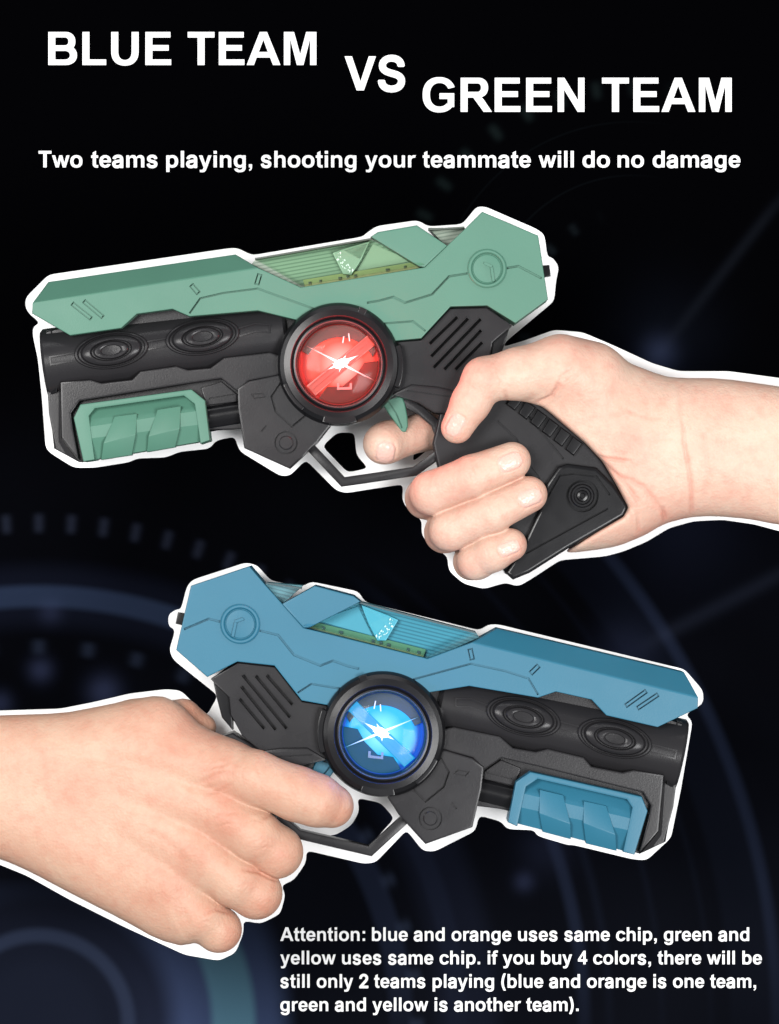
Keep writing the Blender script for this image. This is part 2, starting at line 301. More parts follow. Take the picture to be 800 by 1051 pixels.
# ------------------------------------------------------------------ lettering standing on the backdrop
# letter outlines, thousandths of an em: character: (advance, loops)
GLYPHS = {
' ': (278, ''),
'B': (722, "73,5 75,0 435,0 490,4 535,15 580,35 615,60 643,90 663,125 675,160 680,200 677,250 669,285 653,320 631,350 604,375 625,410 639,450 645,495 643,545 634,585 618,620 596,650 569,675 545,690 515,703 485,711 455,715 74,715|225,119 222,120 221,125 221,300 222,305 430,306 450,304 475,296 495,285 511,270 523,250 528,235 530,215 529,195 523,175 515,160 505,149 490,137 475,129 455,123 430,119|225,425 221,430 221,590 221,595 225,598 435,597 455,591 470,582 482,570 491,555 497,540 500,520 500,500 496,480 490,465 480,450 469,440 455,432 440,427 425,425"),
'L': (611, "73,5 75,0 80,0 570,0 575,5 575,120 225,121 221,125 220,716 74,715"),
'U': (722, "75,230 82,190 93,155 109,120 129,90 150,65 180,40 210,21 240,8 280,-4 320,-10 375,-12 420,-8 460,0 495,12 529,30 556,50 590,85 616,125 635,170 647,220 651,275 651,715 504,715 503,280 501,250 496,220 488,195 476,170 461,150 445,135 425,123 405,115 385,110 360,109 335,111 315,116 295,124 275,138 258,155 244,175 233,200 226,225 222,250 220,280 220,715 73,715 72,710 72,275"),
'E': (667, "73,5 75,0 615,0 618,5 618,115 615,121 225,121 221,125 221,305 222,310 225,312 560,312 566,315 565,431 225,432 221,435 221,440 221,590 225,595 600,595 603,600 602,715 74,715"),
'T': (611, "21,600 25,595 230,595 232,590 232,5 235,0 375,0 380,5 380,595 590,595 591,715 25,716 22,715 21,710"),
'A': (722, "5,0 150,0 155,5 210,157 215,163 495,163 500,160 560,3 565,0 715,0 716,5 434,710 430,716 279,715 2,5|260,283 258,285 260,290 355,548 451,285 445,283"),
'M': (833, "75,0 200,0 205,5 205,560 205,545 210,544 346,5 350,0 485,0 488,5 625,548 628,540 629,530 630,0 760,0 763,5 763,710 762,715 550,716 545,712 420,239 415,236 286,715 72,715 71,710 71,5"),
'N': (722, "75,0 205,0 208,5 208,460 210,464 495,3 500,0 640,0 642,5 642,710 640,716 509,715 508,250 505,243 216,715 74,715"),
'V': (667, "4,705 255,3 260,0 410,0 666,715 514,715 340,192 335,195 156,715 5,716 1,715"),
'S': (667, "44,170 53,125 80,70 85,62 124,20 185,-17 250,-36 330,-44 415,-36 485,-12 543,25 582,70 611,130 619,190 615,240 595,294 565,332 540,355 500,380 465,397 395,419 325,438 270,457 245,469 227,485 217,500 212,525 216,545 224,560 243,580 265,593 295,602 335,605 380,599 422,580 445,555 460,510 465,504 475,496 490,493 580,494 590,496 602,505 609,520 609,530 599,585 570,643 530,685 475,720 410,741 335,749 265,742 200,722 140,685 97,640 71,585 68,575 60,515 72,445 77,435 116,380 185,332 265,302 350,278 415,257 440,242 458,225 465,211 468,195 464,170 449,145 434,130 408,115 370,104 330,100 295,104 265,111 235,126 215,145 203,165 195,200 190,210 180,218 165,222 70,222 60,220 50,213 42,200 41,190"),
'G': (778, "49,290 56,250 67,210 80,175 98,140 120,109 145,80 174,55 205,34 240,16 275,4 315,-6 355,-11 410,-12 455,-9 495,-3 535,8 574,25 608,45 640,70 670,100 710,100 715,105 715,390 405,391 403,385 403,275 405,270 575,270 577,265 577,165 575,160 560,181 545,164 525,146 505,133 480,122 455,115 430,111 395,110 365,113 340,118 320,126 300,136 280,150 264,165 247,185 234,205 222,230 213,255 206,285 200,345 201,385 203,415 209,445 218,475 228,500 243,525 260,547 280,566 300,580 325,592 350,600 375,605 410,606 445,603 475,596 505,583 530,566 552,545 570,520 590,485 720,518 724,520 723,525 709,555 695,580 675,609 655,632 630,655 605,673 580,688 550,702 520,712 485,721 450,726 410,728 365,727 330,724 295,717 260,707 230,695 205,682 160,650 139,630 118,605 101,580 87,555 65,500 57,470 51,435 46,365"),
'R': (722, "73,5 75,0 220,0 221,295 225,300 340,300 560,0 735,0 734,5 560,260 518,305 516,310 540,319 565,332 585,346 605,365 621,385 635,410 645,435 651,460 655,490 655,525 651,555 644,585 633,610 618,635 600,657 580,674 555,690 525,703 495,711 465,715 74,715|225,419 222,420 221,425 221,590 221,595 225,598 445,597 460,592 473,585 485,573 494,560 500,545 504,525 505,500 502,480 498,465 490,450 480,438 465,427 450,421 435,419"),
'o': (611, "40,200 46,170 54,145 65,119 80,93 95,73 115,52 137,35 160,20 185,9 210,0 240,-7 270,-11 310,-12 345,-10 375,-6 405,1 450,20 473,35 492,50 510,68 525,86 537,105 550,130 560,155 566,180 573,235 572,305 567,335 561,360 551,385 540,408 526,430 510,450 475,482 455,495 430,507 405,517 380,523 325,530 260,528 230,523 205,517 164,500 125,474 91,440 65,400 48,355 39,310 36,250|180,216 177,245 177,275 180,300 185,325 194,350 205,369 218,385 235,399 255,410 275,416 300,419 330,417 355,410 374,400 390,387 405,369 420,340 429,305 433,270 431,225 424,190 411,160 395,137 375,119 350,106 320,100 280,101 250,110 225,127 205,150 189,180"),
'c': (556, "40,215 44,185 52,155 61,130 75,103 90,80 107,60 129,40 151,25 175,12 200,2 230,-6 260,-10 295,-12 335,-11 365,-7 395,1 420,10 445,23 470,40 490,57 510,80 526,105 541,135 546,150 545,152 425,176 420,171 405,145 392,130 375,117 355,107 330,100 300,99 275,102 250,112 230,125 210,147 197,170 186,200 181,235 180,275 184,310 193,340 210,371 221,385 235,397 250,406 265,413 295,419 335,417 355,411 370,404 385,394 399,380 410,365 420,347 425,343 541,365 546,370 525,415 512,435 496,455 460,486 420,508 375,523 320,530 260,528 230,524 205,517 163,500 126,475 96,445 72,410 54,370 43,325 38,275"),
'e': (556, "35,215 39,185 46,155 55,130 67,105 82,80 98,60 119,40 140,25 165,11 190,1 215,-6 245,-11 280,-12 315,-11 345,-6 370,1 395,11 415,22 452,50 481,85 495,108 505,130 500,134 440,150 370,150 345,121 320,106 295,100 260,101 245,106 230,114 208,135 190,167 178,210 180,212 185,213 520,213 525,215 527,255 525,300 521,335 512,370 492,415 465,454 432,485 395,507 350,523 300,530 240,528 215,524 190,517 150,499 116,475 87,445 65,410 48,370 38,325 33,275|180,305 179,310 181,320 190,350 200,371 214,390 230,404 245,412 260,417 280,419 300,418 320,412 335,404 350,392 363,375 374,355 381,335 387,310 385,305"),
'n': (611, "66,5 70,0 75,0 200,0 203,5 203,320 206,350 211,365 219,380 230,394 240,403 255,412 270,418 305,422 340,418 355,412 370,403 380,394 391,380 399,365 404,350 408,315 408,5 410,0 540,0 545,5 545,335 543,370 535,405 523,435 505,464 485,486 460,504 435,517 405,526 375,530 320,530 275,520 255,512 235,501 215,486 200,470 196,475 195,518 190,519 70,519 66,515"),
'h': (611, "66,5 70,0 75,0 200,0 203,5 203,320 206,350 211,365 219,380 230,394 240,403 255,412 270,418 305,422 340,418 355,412 370,403 380,394 391,380 399,365 404,350 408,315 408,5 410,0 540,0 545,5 545,350 538,395 523,435 512,455 500,470 485,486 467,500 430,518 410,525 385,529 330,530 305,528 280,522 260,514 240,504 220,490 205,476 203,480 203,710 200,716 70,716 68,715 66,710"),
'm': (889, "62,5 65,0 70,0 195,0 199,5 199,345 200,355 205,370 212,385 230,405 255,418 270,421 290,422 320,417 345,404 362,385 369,370 374,355 376,330 376,5 380,0 510,0 513,5 513,345 514,355 525,383 534,395 544,405 555,412 570,418 600,422 630,419 645,413 658,405 676,385 683,370 688,355 690,330 690,5 695,0 825,0 827,5 827,360 824,385 819,410 810,435 800,455 786,475 772,490 755,503 735,515 715,523 690,529 665,531 635,530 610,527 590,521 555,503 538,490 524,475 510,455 500,435 495,438 484,460 469,480 450,498 432,510 412,520 390,527 365,530 335,531 310,528 290,524 255,509 225,484 210,465 195,440 190,440 188,445 188,515 185,519 65,519 62,515"),
'u': (611, "70,140 75,115 85,90 95,70 110,50 125,34 145,19 165,7 190,-3 220,-9 250,-12 290,-11 320,-6 345,2 370,14 392,30 410,48 414,45 415,40 415,5 420,0 540,0 545,5 545,515 540,519 535,519 415,519 410,518 408,515 408,200 405,170 400,155 393,140 381,125 370,115 355,106 340,101 305,97 270,102 255,107 240,117 230,126 219,140 212,155 207,170 203,205 202,515 200,518 195,519 70,519 66,515 66,510 66,185"),
'r': (389, "66,5 70,0 200,0 203,5 203,285 207,315 214,340 223,360 236,380 252,395 270,407 290,415 315,419 340,420 365,416 370,425 397,520 398,525 395,528 370,530 335,531 305,528 280,522 255,512 235,501 215,487 195,467 194,515 190,519 70,519 66,515"),
't': (333, "18,415 20,412 25,412 80,412 82,410 83,135 86,110 92,85 100,65 110,48 125,30 143,15 165,2 185,-5 225,-11 312,-10 314,-5 313,100 310,102 245,102 240,105 227,120 221,140 220,410 225,412 310,412 312,415 312,515 310,518 305,519 220,520 220,705 215,709 84,640 82,520 20,518 18,515"),
'f': (333, "12,415 15,412 80,412 82,410 82,5 85,0 215,0 220,5 220,410 225,412 305,412 310,412 312,415 312,515 310,518 305,519 220,520 221,585 224,595 230,604 245,615 351,615 351,725 235,726 200,723 180,718 160,710 140,698 125,686 111,670 101,655 87,620 82,585 81,520 15,519 12,515"),
'l': (278, "72,5 75,0 80,0 205,0 209,5 209,710 208,715 205,716 75,716 72,710"),
'i': (278, "72,5 75,0 80,0 205,0 209,5 209,515 205,519 80,519 75,519 72,515|73,590 208,590 209,595 209,710 208,715 73,715 72,710"),
'b': (611, "66,5 70,0 200,0 205,11 230,1 260,-7 290,-11 320,-12 375,-8 420,3 445,14 470,30 495,50 515,73 531,95 546,125 557,155 564,185 569,225 570,275 567,315 559,355 547,390 532,420 511,450 490,472 465,492 435,508 400,521 365,528 320,530 275,527 240,520 205,507 203,510 203,710 200,716 70,716 68,715 66,710|205,164 203,170 203,345 205,354 215,371 230,389 245,402 260,410 280,416 305,419 330,417 350,412 370,401 390,383 406,360 418,330 425,295 427,250 423,210 414,175 398,145 375,121 350,106 325,100 290,100 265,106 240,120 220,140"),
'p': (611, "66,-195 70,-198 200,-198 203,-195 203,5 205,11 250,-4 295,-11 355,-11 405,-1 445,14 480,37 510,66 536,105 548,130 557,155 568,210 570,280 563,340 547,390 535,415 523,435 507,455 490,472 470,488 450,501 425,513 400,521 370,527 340,530 300,529 265,526 235,518 205,507 203,515 200,519 70,519 66,515|205,164 203,170 203,345 205,354 215,371 230,389 245,402 260,410 280,416 305,419 330,417 350,412 370,401 390,383 406,360 418,330 425,295 427,250 423,210 414,175 398,145 375,121 350,106 325,100 290,100 265,106 240,120 220,140"),
'd': (611, "45,200 51,165 61,135 75,105 90,80 110,56 134,35 160,18 187,5 210,-3 235,-8 290,-12 320,-11 350,-7 380,1 405,11 410,0 540,0 545,5 545,715 409,715 408,515 408,510 405,507 370,520 330,528 280,530 240,527 205,519 169,505 136,485 110,462 90,437 73,410 60,380 51,350 44,315 41,280 41,235|185,232 185,290 189,315 195,336 205,360 215,375 230,392 245,404 265,413 285,418 310,419 330,417 350,410 368,400 385,385 397,370 408,350 408,345 408,170 401,155 390,139 377,125 365,116 350,108 335,102 305,99 275,102 260,107 245,114 221,135 204,160 191,195"),
'g': (611, "45,200 50,170 59,140 70,115 84,90 100,68 120,47 141,30 165,15 190,4 215,-4 240,-9 270,-12 310,-12 345,-8 375,-1 405,11 408,5 408,-15 404,-35 399,-50 390,-65 376,-80 362,-90 345,-97 325,-102 305,-104 280,-103 260,-99 245,-93 230,-85 219,-75 207,-60 199,-45 195,-42 65,-55 59,-60 65,-80 73,-100 92,-130 115,-154 145,-176 185,-194 225,-205 270,-210 325,-210 375,-205 420,-192 460,-173 490,-150 515,-120 533,-85 543,-45 545,-15 545,515 540,519 415,519 410,518 408,510 405,507 375,519 340,527 305,530 265,529 235,526 205,519 175,508 150,494 120,471 96,445 76,415 60,380 48,340 43,300 41,245|185,232 185,290 189,315 195,336 205,360 215,375 230,392 245,404 265,413 285,418 310,419 330,417 350,410 368,400 385,385 397,370 408,350 408,345 408,170 401,155 390,139 377,125 365,116 350,108 335,102 305,99 275,102 260,107 245,114 221,135 204,160 191,195"),
'y': (556, "9,515 205,0 187,-55 165,-90 135,-104 90,-106 45,-99 41,-100 52,-200 55,-203 130,-212 190,-208 245,-190 285,-150 318,-90 345,-20 539,515 535,519 530,519 405,519 400,519 397,515 280,160 275,157 154,515 150,519 15,519 10,518"),
'w': (778, "9,515 170,5 175,0 300,0 304,5 390,328 395,317 480,0 610,0 614,5 778,515 775,519 645,518 545,180 460,515 455,519 330,519 326,515 240,187 235,190 140,518 15,519"),
'a': (556, "20,130 26,90 47,45 80,8 125,-20 170,-34 225,-40 270,-35 305,-26 340,-8 350,0 362,-20 375,-27 465,-28 480,-22 489,-10 491,0 491,345 484,405 467,450 442,485 410,513 370,533 335,543 270,550 220,547 175,536 134,520 95,492 60,455 34,405 33,395 35,385 45,373 130,347 145,345 160,352 175,377 186,390 200,402 220,412 240,419 275,422 300,419 315,414 335,401 345,385 349,370 352,350 350,344 340,340 245,327 170,315 130,302 95,285 65,264 38,230 23,190 18,150|160,129 159,145 161,160 165,167 179,180 195,189 250,201 320,211 350,217 352,215 352,190 348,165 340,145 321,120 300,104 270,94 235,89 215,91 195,96 178,105 167,115"),
's': (556, "39,125 53,75 80,35 115,2 165,-23 210,-34 265,-39 325,-35 385,-16 430,11 465,48 488,95 496,145 487,200 482,210 455,251 405,289 340,310 260,330 225,341 203,355 196,365 195,375 200,394 215,409 240,420 270,424 305,419 330,407 345,390 360,360 365,355 375,350 390,350 470,369 483,380 486,390 486,400 470,442 445,480 415,509 375,531 325,546 275,550 210,544 165,530 120,504 85,470 60,420 54,370 63,315 68,305 95,264 145,229 215,204 300,183 326,175 345,163 351,155 353,140 349,125 330,106 305,95 265,90 230,94 204,105 184,125 172,155 166,165 160,170 150,173 140,173 55,153 45,145 42,140"),
'2': (556, "39,-15 50,-27 60,-31 70,-32 510,-32 525,-28 537,-15 541,0 541,80 535,96 530,102 520,108 510,110 259,110 368,225 464,335 494,380 512,415 525,460 530,505 523,565 500,619 460,668 410,705 350,726 290,734 220,726 160,703 113,670 105,662 68,615 46,560 38,495 39,485 43,475 50,467 60,462 70,460 155,460 170,465 176,470 182,480 189,525 200,550 210,565 225,576 255,590 285,593 310,590 335,582 355,570 372,550 380,530 383,505 381,480 374,460 360,433 340,405 40,81 35,65 35,0"),
'(': (333, "60,230 64,175 88,65 127,-40 180,-144 186,-150 195,-153 280,-154 291,-150 300,-140 303,-130 301,-120 264,-40 236,30 215,100 200,160 192,220 188,280 192,345 201,415 219,495 242,575 268,645 302,725 299,740 290,749 280,752 200,752 190,750 178,740 144,675 116,605 91,525 72,440 60,355 56,280"),
')': (333, "28,-140 37,-150 50,-154 135,-153 143,-150 150,-144 203,-40 239,60 264,175 272,280 268,360 256,445 238,525 214,605 186,675 154,735 147,745 135,751 45,751 33,745 29,740 26,730 27,720 62,645 88,570 110,495 128,415 137,345 141,280 138,220 129,160 115,100 93,30 65,-40 28,-120 26,-130"),
'4': (556, "29,145 315,144 320,142 321,5 325,0 450,0 454,5 454,140 455,142 460,144 542,145 543,260 540,264 454,265 454,710 452,715 340,716 335,710 29,265|160,264 158,265 160,270 320,508 321,265"),
'.': (278, "72,5 75,0 205,0 209,5 208,135 205,137 75,137 72,135"),
':': (333, "98,5 100,0 230,0 235,5 235,135 230,137 100,137 98,135|98,385 100,382 105,382 230,382 235,385 235,515 230,519 100,518 98,515"),
',': (278, "69,-100 95,-151 100,-153 160,-119 189,-80 203,-30 205,0 205,135 200,137 70,137 68,135 68,5 70,0 135,0 136,-5 134,-40 110,-75"),
}
def area2(p): return sum(a[0]*b[1]-b[0]*a[1] for a, b in zip(p, p[1:]+p[:1]))
def inside(pt, poly):
    c = False
    for (x0, y0), (x1, y1) in zip(poly, poly[1:]+poly[:1]):
        if (y0 > pt[1]) != (y1 > pt[1]) and pt[0] < (x1-x0)*(pt[1]-y0)/(y1-y0)+x0: c = not c
    return c
def glyph_shapes(ch):
    loops = [[tuple(int(v)/1000 for v in q.split(',')) for q in lp.split()] for lp in GLYPHS[ch][1].split('|')]
    big = max(loops, key=lambda p: abs(area2(p))); sg = 1 if area2(big) > 0 else -1
    outs = [p for p in loops if area2(p)*sg > 0]; holes = [p for p in loops if area2(p)*sg <= 0]
    return [(o, [h for h in holes if inside(h[0], o)]) for o in outs]
def text_mesh(text):
    bm = bmesh.new(); pen = 0.0
    for ch in text:
        if ch != ' ':
            for k, (o_, hs) in enumerate(glyph_shapes(ch)):
                cu = bpy.data.curves.new("t", 'CURVE'); cu.dimensions = '2D'; cu.fill_mode = 'BOTH'; cu.extrude = 0.01-k*0.0012
                for lp in [o_]+hs:
                    sp = cu.splines.new('POLY'); sp.points.add(len(lp)-1); sp.use_cyclic_u = True
                    for q, (x, y) in zip(sp.points, lp): q.co = (pen+x, y, 0, 1)
                o = bpy.data.objects.new("t", cu); C.objects.link(o)
                dg = bpy.context.evaluated_depsgraph_get(); dg.update()
                me = bpy.data.meshes.new_from_object(o.evaluated_get(dg)); bpy.data.objects.remove(o); bpy.data.curves.remove(cu)
                bm.from_mesh(me); bpy.data.meshes.remove(me)
        pen += GLYPHS[ch][0]/1000
    me = bpy.data.meshes.new("t"); bm.to_mesh(me); bm.free(); return me
def lettering(name, words, label, cat, mat=M_letter):
    """words = [(text, x0, x1, baseline, cap_height)] in plan units; one mesh"""
    f = (D-BD)/D; bm = bmesh.new()
    for text, x0, x1, base, cap in words:
        me = text_mesh(text)
        xs = [v.co.x for v in me.vertices]; xa, xb = min(xs), max(xs)
        kx = (x1-x0)/(xb-xa); ky = cap/0.716
        for v in me.vertices:
            X = x0+(v.co.x-xa)*kx; Y = base-v.co.y*ky
            v.co = Vector(((X-CX)*S*f, -(BD+1.2)*S-0.0004+v.co.z*0.02, (CY-Y)*S*f))
        bm.from_mesh(me); bpy.data.meshes.remove(me)
    me = bpy.data.meshes.new(name); bm.to_mesh(me); bm.free()
    o = link(name, me, mat); tag(o, label, cat); return o

lettering("heading_lettering", [("BLUE", 50, 176, 67, 34), ("TEAM", 193, 325, 67, 34)], "white bold heading BLUE TEAM at the upper left of the black backdrop", "lettering")
lettering("heading_lettering", [("VS", 354, 416, 93, 35)], "white bold letters VS between the two team headings", "lettering")
lettering("heading_lettering", [("GREEN", 434, 600, 115, 35), ("TEAM", 618, 751, 115, 35)], "white bold heading GREEN TEAM at the upper right of the black backdrop", "lettering")
lettering("sentence_lettering", [("Two", 40, 85, 172, 17), ("teams", 94, 162, 172, 17), ("playing,", 171, 259, 172, 17), ("shooting", 268, 366, 172, 17), ("your", 375, 427, 172, 17), ("teammate", 434, 545, 172, 17), ("will", 553, 589, 172, 17), ("do", 598, 626, 172, 17), ("no", 634, 661, 172, 17), ("damage", 670, 760, 172, 17)],
          "white single line sentence starting Two teams playing, above the green blaster", "lettering")
note = []
note += [("Attention:", 288, 375, 965.5, 14), ("blue and orange uses same chip, green and", 382, 769, 965.5, 14)]
note += [("yellow uses same chip. if you buy 4 colors, there will be", 288, 782, 989.5, 14)]
note += [("still only 2 teams playing (blue and orange is one team,", 288, 776, 1013.5, 14)]
note += [("green and yellow is another team).", 288, 594, 1037.5, 14)]
lettering("note_lettering", note, "small white four line note starting Attention, at the lower right of the backdrop", "lettering")

# ------------------------------------------------------------------ white cut-out boards
def chaikin(p, it=2, lim=3.0):
    for _ in range(it):
        q = []
        for i in range(len(p)):
            a, b = p[i], p[(i+1) % len(p)]; ln = math.hypot(b[0]-a[0], b[1]-a[1]); t = min(lim/max(ln, .01), .22)
            q += [(a[0]*(1-t)+b[0]*t, a[1]*(1-t)+b[1]*t), (a[0]*t+b[0]*(1-t), a[1]*t+b[1]*(1-t))]
        p = q
    return p
def board(name, outer, holes, d, thick, label):
    f = (D-d)/D; cu = bpy.data.curves.new("b", 'CURVE'); cu.dimensions = '2D'; cu.fill_mode = 'BOTH'; cu.extrude = thick*S/2
    for pts in [chaikin(outer)]+[chaikin(h) for h in holes]:
        sp = cu.splines.new('POLY'); sp.points.add(len(pts)-1); sp.use_cyclic_u = True
        for q, (x, y) in zip(sp.points, pts): q.co = ((x-CX)*S*f, (CY-y)*S*f, 0, 1)
    o = bpy.data.objects.new("b", cu); C.objects.link(o)
    dg = bpy.context.evaluated_depsgraph_get(); dg.update()
    me = bpy.data.meshes.new_from_object(o.evaluated_get(dg)); bpy.data.objects.remove(o)
    for v in me.vertices: v.co = Vector((v.co.x, -(d-thick/2)*S-v.co.z, v.co.y))
    me.name = name; o = link(name, me, M_board); tag(o, label, "board", "white cut-out boards"); return o
B1 = [(27,305),(26,314),(30,322),(41,331),(34,336),(34,345),(39,368),(43,406),(47,459),(52,465),(76,480),(97,480),(132,474.5),(141,470.5),(170,469.5),(185,463.5),(215,460.5),(222,452),(241,448),(246,463),(288,488.5),(298,488),(314,472),(345,503),(355,506),(414,497),(413,514),(422,527),(433,533),(433,549),(443,562),(459,570),(461,586),(476,599),(497,604.5),(519,598),(532,602),(546,594),(575,575),(621,571),(640,566),(664,556),(687,542),(712,535),(742,533.5),(774,538),(800,545),(880,560),(880,399),(800,388),(748,381),(697,381),(670,373),(631,355),(598,341),(569,338.5),(540,349),(517,356),(520,350),(569,309),(571,288),(574,274),(568,265),(562,263),(559,241),(551,235),(498,212),(489,212.5),(475,230),(440,232.5),(429,226),(387,232),(378,238),(372,243),(259,262),(244,254.5),(234,255),(50,282)]
H1 = [[(331,458),(346,444),(364,444),(366,467),(378,480.5),(357,485)], [(425,464),(443,453),(440,461),(424,474)]]
B2 = [(-60,728),(0,729.5),(62,727.5),(95,721),(133,712),(171,707.5),(186,709),(212,735),(224,714),(178,677),(174,667),(180,647),(173,642),(173,631),(180,626),(186,625),(192,602),(198,595),(252,577.5),(264,580),(278,596),(310,602),(320,597),(368,607),(375,618),(492,647),(502,641),(512,641),(703,687),(722,709),(722,722),(704,733),(711,741),(699,811),(689,860),(664,883),(650,882),(590,867.5),(582,867),(552,858),(548,852),(521,851),(514,843),(492,837),(488,853),(446,874),(434,873),(417.5,852),(386,885),(374,886.5),(315,873),(314,886),(302,903),(289,909),(293,919),(288,938),(268,948),(250,945),(250,958),(242,978),(225,986),(190,980),(128,951.5),(71,923),(28,899),(0,887.5),(-60,869)]
H2 = [[(367,819),(391,824),(405,840),(378,870),(322,859),(345,857),(361,847),(369,833)]]
BRD = -66
board("backing_board", B1, H1, BRD, 6, "white cut-out board edging the upper hand and green blaster")
board("backing_board", B2, H2, BRD, 6, "white cut-out board edging the lower hand and blue blaster")

# ------------------------------------------------------------------ blaster
def fit_affine(src, dst):
    A = np.array([[x, y, 1] for x, y in src], float); B = np.array(dst, float)
    X, *_ = np.linalg.lstsq(A, B, rcond=None); return X.T.tolist()
I3 = [[1, 0, 0], [0, 1, 0]]
src = [(495,217.5),(552.5,242),(562.5,307.5),(529,332),(34,310),(48,287.5),(72.5,344.5),(81,475),(295.5,482),(349,374),(350,497)]
dst = [(256,583),(198,599),(180,668),(214,695),(718,714),(702.5,690.5),(674,746),(657,879),(440,867),(392,751),(380,879)]
AB = fit_affine(src, dst)

def make_blaster(A, colour, shell_mat, lamp_cols, window_cols, label):
    ref = 28.0; f = (D-ref)/D
    k = math.sqrt(abs(A[0][0]*A[1][1]-A[0][1]*A[1][0]))
    base = Plan(A, f, Vector((0, 0, 0)), 0, k)
    org = base.w(560, 560, 0)
    P = Plan(A, f, org, 0, k)
    root = bpy.data.objects.new("toy_blaster", None); C.objects.link(root); root.location = org; root.empty_display_size = 0.02
    tag(root, label, "toy blaster", "toy laser blasters")
    bpy.context.view_layer.update()
    # core body
    core = [(46,340),(120,322),(180,314),(265,316),(310,322),(400,340),(440,338),(468,312),(500,312),(524,333),(506,350),(503,372),(468,403),(424,397),(400,412),(350,425),(320,440),(244,440),(214,441),(150,455),(81,474),(56,461),(49,424),(48,406)]
    plate(P, "body", core, -22, 13, M_black, root, 1.5)
    # barrel tube with its pads
    barrel = cyl(P, "barrel", (43,373,-8), (294,340,-8), 37, 33, M_black, root, 96, 3)
    for ex, ey in ((114.5,359.5),(208,345.5)):
        lathe(P, "oval_pad", ex, ey, [(38.5,-3),(38.5,1.6),(37.2,3.6),(35.4,3.6),(34.2,1.4),(33.6,-0.8),(32.2,-0.8),(31.4,1.8),(29.5,4.2),(26,5.4),(22,5.6),(20.6,3.6),(20.0,1.6),(18.8,1.6),(18.0,4.4),(16.5,5.8),(13,6.0),(11,5.4),(9.8,3.6),(0,3.0)], M_black, barrel, 72, 1.0, 0.49, math.radians(-8.5), 24, dfun=barrel_d)
    for path in ([(52,370.5),(78,366)], [(150,355),(172,351)], [(245,341),(262,336),(277,337)]):
        L_, R_ = strip_pts(path, 8)
        bm = strip_bm(P, L_+R_[::-1], 1.6, 15, lambda x, y: barrel_d(x, y)+1.4, True); bm_mesh("rib", bm, M_black, barrel)
    plate(P, "collar", [(41,340),(52,337),(57,372),(58,402),(49,406),(44,384)], -20, lambda x, y: 4+(x-41)*0.9, M_gloss, root, 1.2)
    # lower housing
    step = [(62,392),(93,389.5),(104,393),(135.5,389.5),(144,381),(181,375.5),(193,379.5),(216,377.5),(230,367),(277,361.5)]
    housing = step+[(292,366),(292,384),(256,391),(244,402),(227,388.5),(190,394),(82,411.5),(73,424),(75,440),(81,472),(63,449)]
    plate(P, "lower_housing", housing, 0, 26, M_black, root, 2.2)
    plate(P, "muzzle_cheek", [(50,408),(61,393),(62,450),(80,474),(54,460),(50,424)], -18, lambda x, y: 6+(x-50)*0.75 if x < 66 else 17, M_black, root, 0.8)
    cyl(P, "lower_tube", (196,431,4), (252,422,4), 14.5, 14.5, M_gloss, root, 64, 1)
    plate(P, "tube_shelf", [(206,398),(227,391),(243,404),(243,412),(212,416)], -5, 18, M_black, root, 1.2, [([(214,409),(241,404.5)], 1.6, 15.5, False)])
    # foregrip
    fg = plate(P, "foregrip", [(76,429),(83,415),(197,399.5),(211,411),(216,452),(206,455.5),(200,415),(189,406.5),(98,419.5),(92,427),(98,472),(86,474)], -20, 33.2, shell_mat, root, 2.6)
    bm = bmesh.new()
    top = [(91,427),(97,418.5),(190,405.5),(201,415)]; mid = [(92.5,438),(202,422)]; bot = [(97,471.5),(206,453)]
    v = lambda p, d: bm.verts.new(P(p[0], p[1], d))
    a = [v(p, 22) for p in top]; m1, m2 = v(mid[0], 31.5), v(mid[1], 31.5); c1, c2 = v((93,450), 31.5), v((204,436), 31.5); b1, b2 = v(bot[0], 24), v(bot[1], 24)
    loopF = [a[0], a[1], a[2], a[3], m2, c2, b2, b1, c1, m1]
    bk = [bm.verts.new((q.co.x, P(0,0,-20).y, q.co.z)) for q in loopF]
    bm.faces.new([a[0], a[1], a[2], a[3], m2, m1]); bm.faces.new([m1, m2, c2, c1]); bm.faces.new([c1, c2, b2, b1])
    for i in range(len(loopF)):
        j = (i+1) % len(loopF); bm.faces.new((loopF[i], bk[i], bk[j], loopF[j]))
    bm.faces.new(bk[::-1]); bm_mesh("grip_panel", bm, shell_mat, fg, 20)
    for q in ([(118,427.5),(141,424.5),(140,446),(135.5,467),(104,472),(107,455)], [(162,420.5),(186,416.8),(185,440),(180,459),(151,464),(153,448)]):
        bm = bmesh.new(); dd = [30.5, 30.5, 35.5, 28, 28, 35.5]
        vf = [bm.verts.new(P(x, y, d)) for (x, y), d in zip(q, dd)]; vb = [bm.verts.new(P(x, y, 10)) for x, y in q]
        bm.faces.new((vf[0], vf[1], vf[2], vf[5])); bm.faces.new((vf[5], vf[2], vf[3], vf[4])); bm.faces.new(vb[::-1])
        for i in range(6): bm.faces.new((vf[i], vb[i], vb[(i+1) % 6], vf[(i+1) % 6]))
        bmesh.ops.recalc_face_normals(bm, faces=bm.faces[:])
        bmesh.ops.bevel(bm, geom=[e for e in bm.edges if all(x in vf for x in e.verts)], offset=0.7*S, segments=2, affect='EDGES', profile=0.5, clamp_overlap=True)
        bm_mesh("grip_pad", bm, shell_mat, fg, 25)
    # side plate under the lamp
    sp = [(244,399),(256,391),(290,384)]+lamp_arc(165, 92, 9)+[(336,441),(326,454),(297,481),(251,460),(244.5,420)]
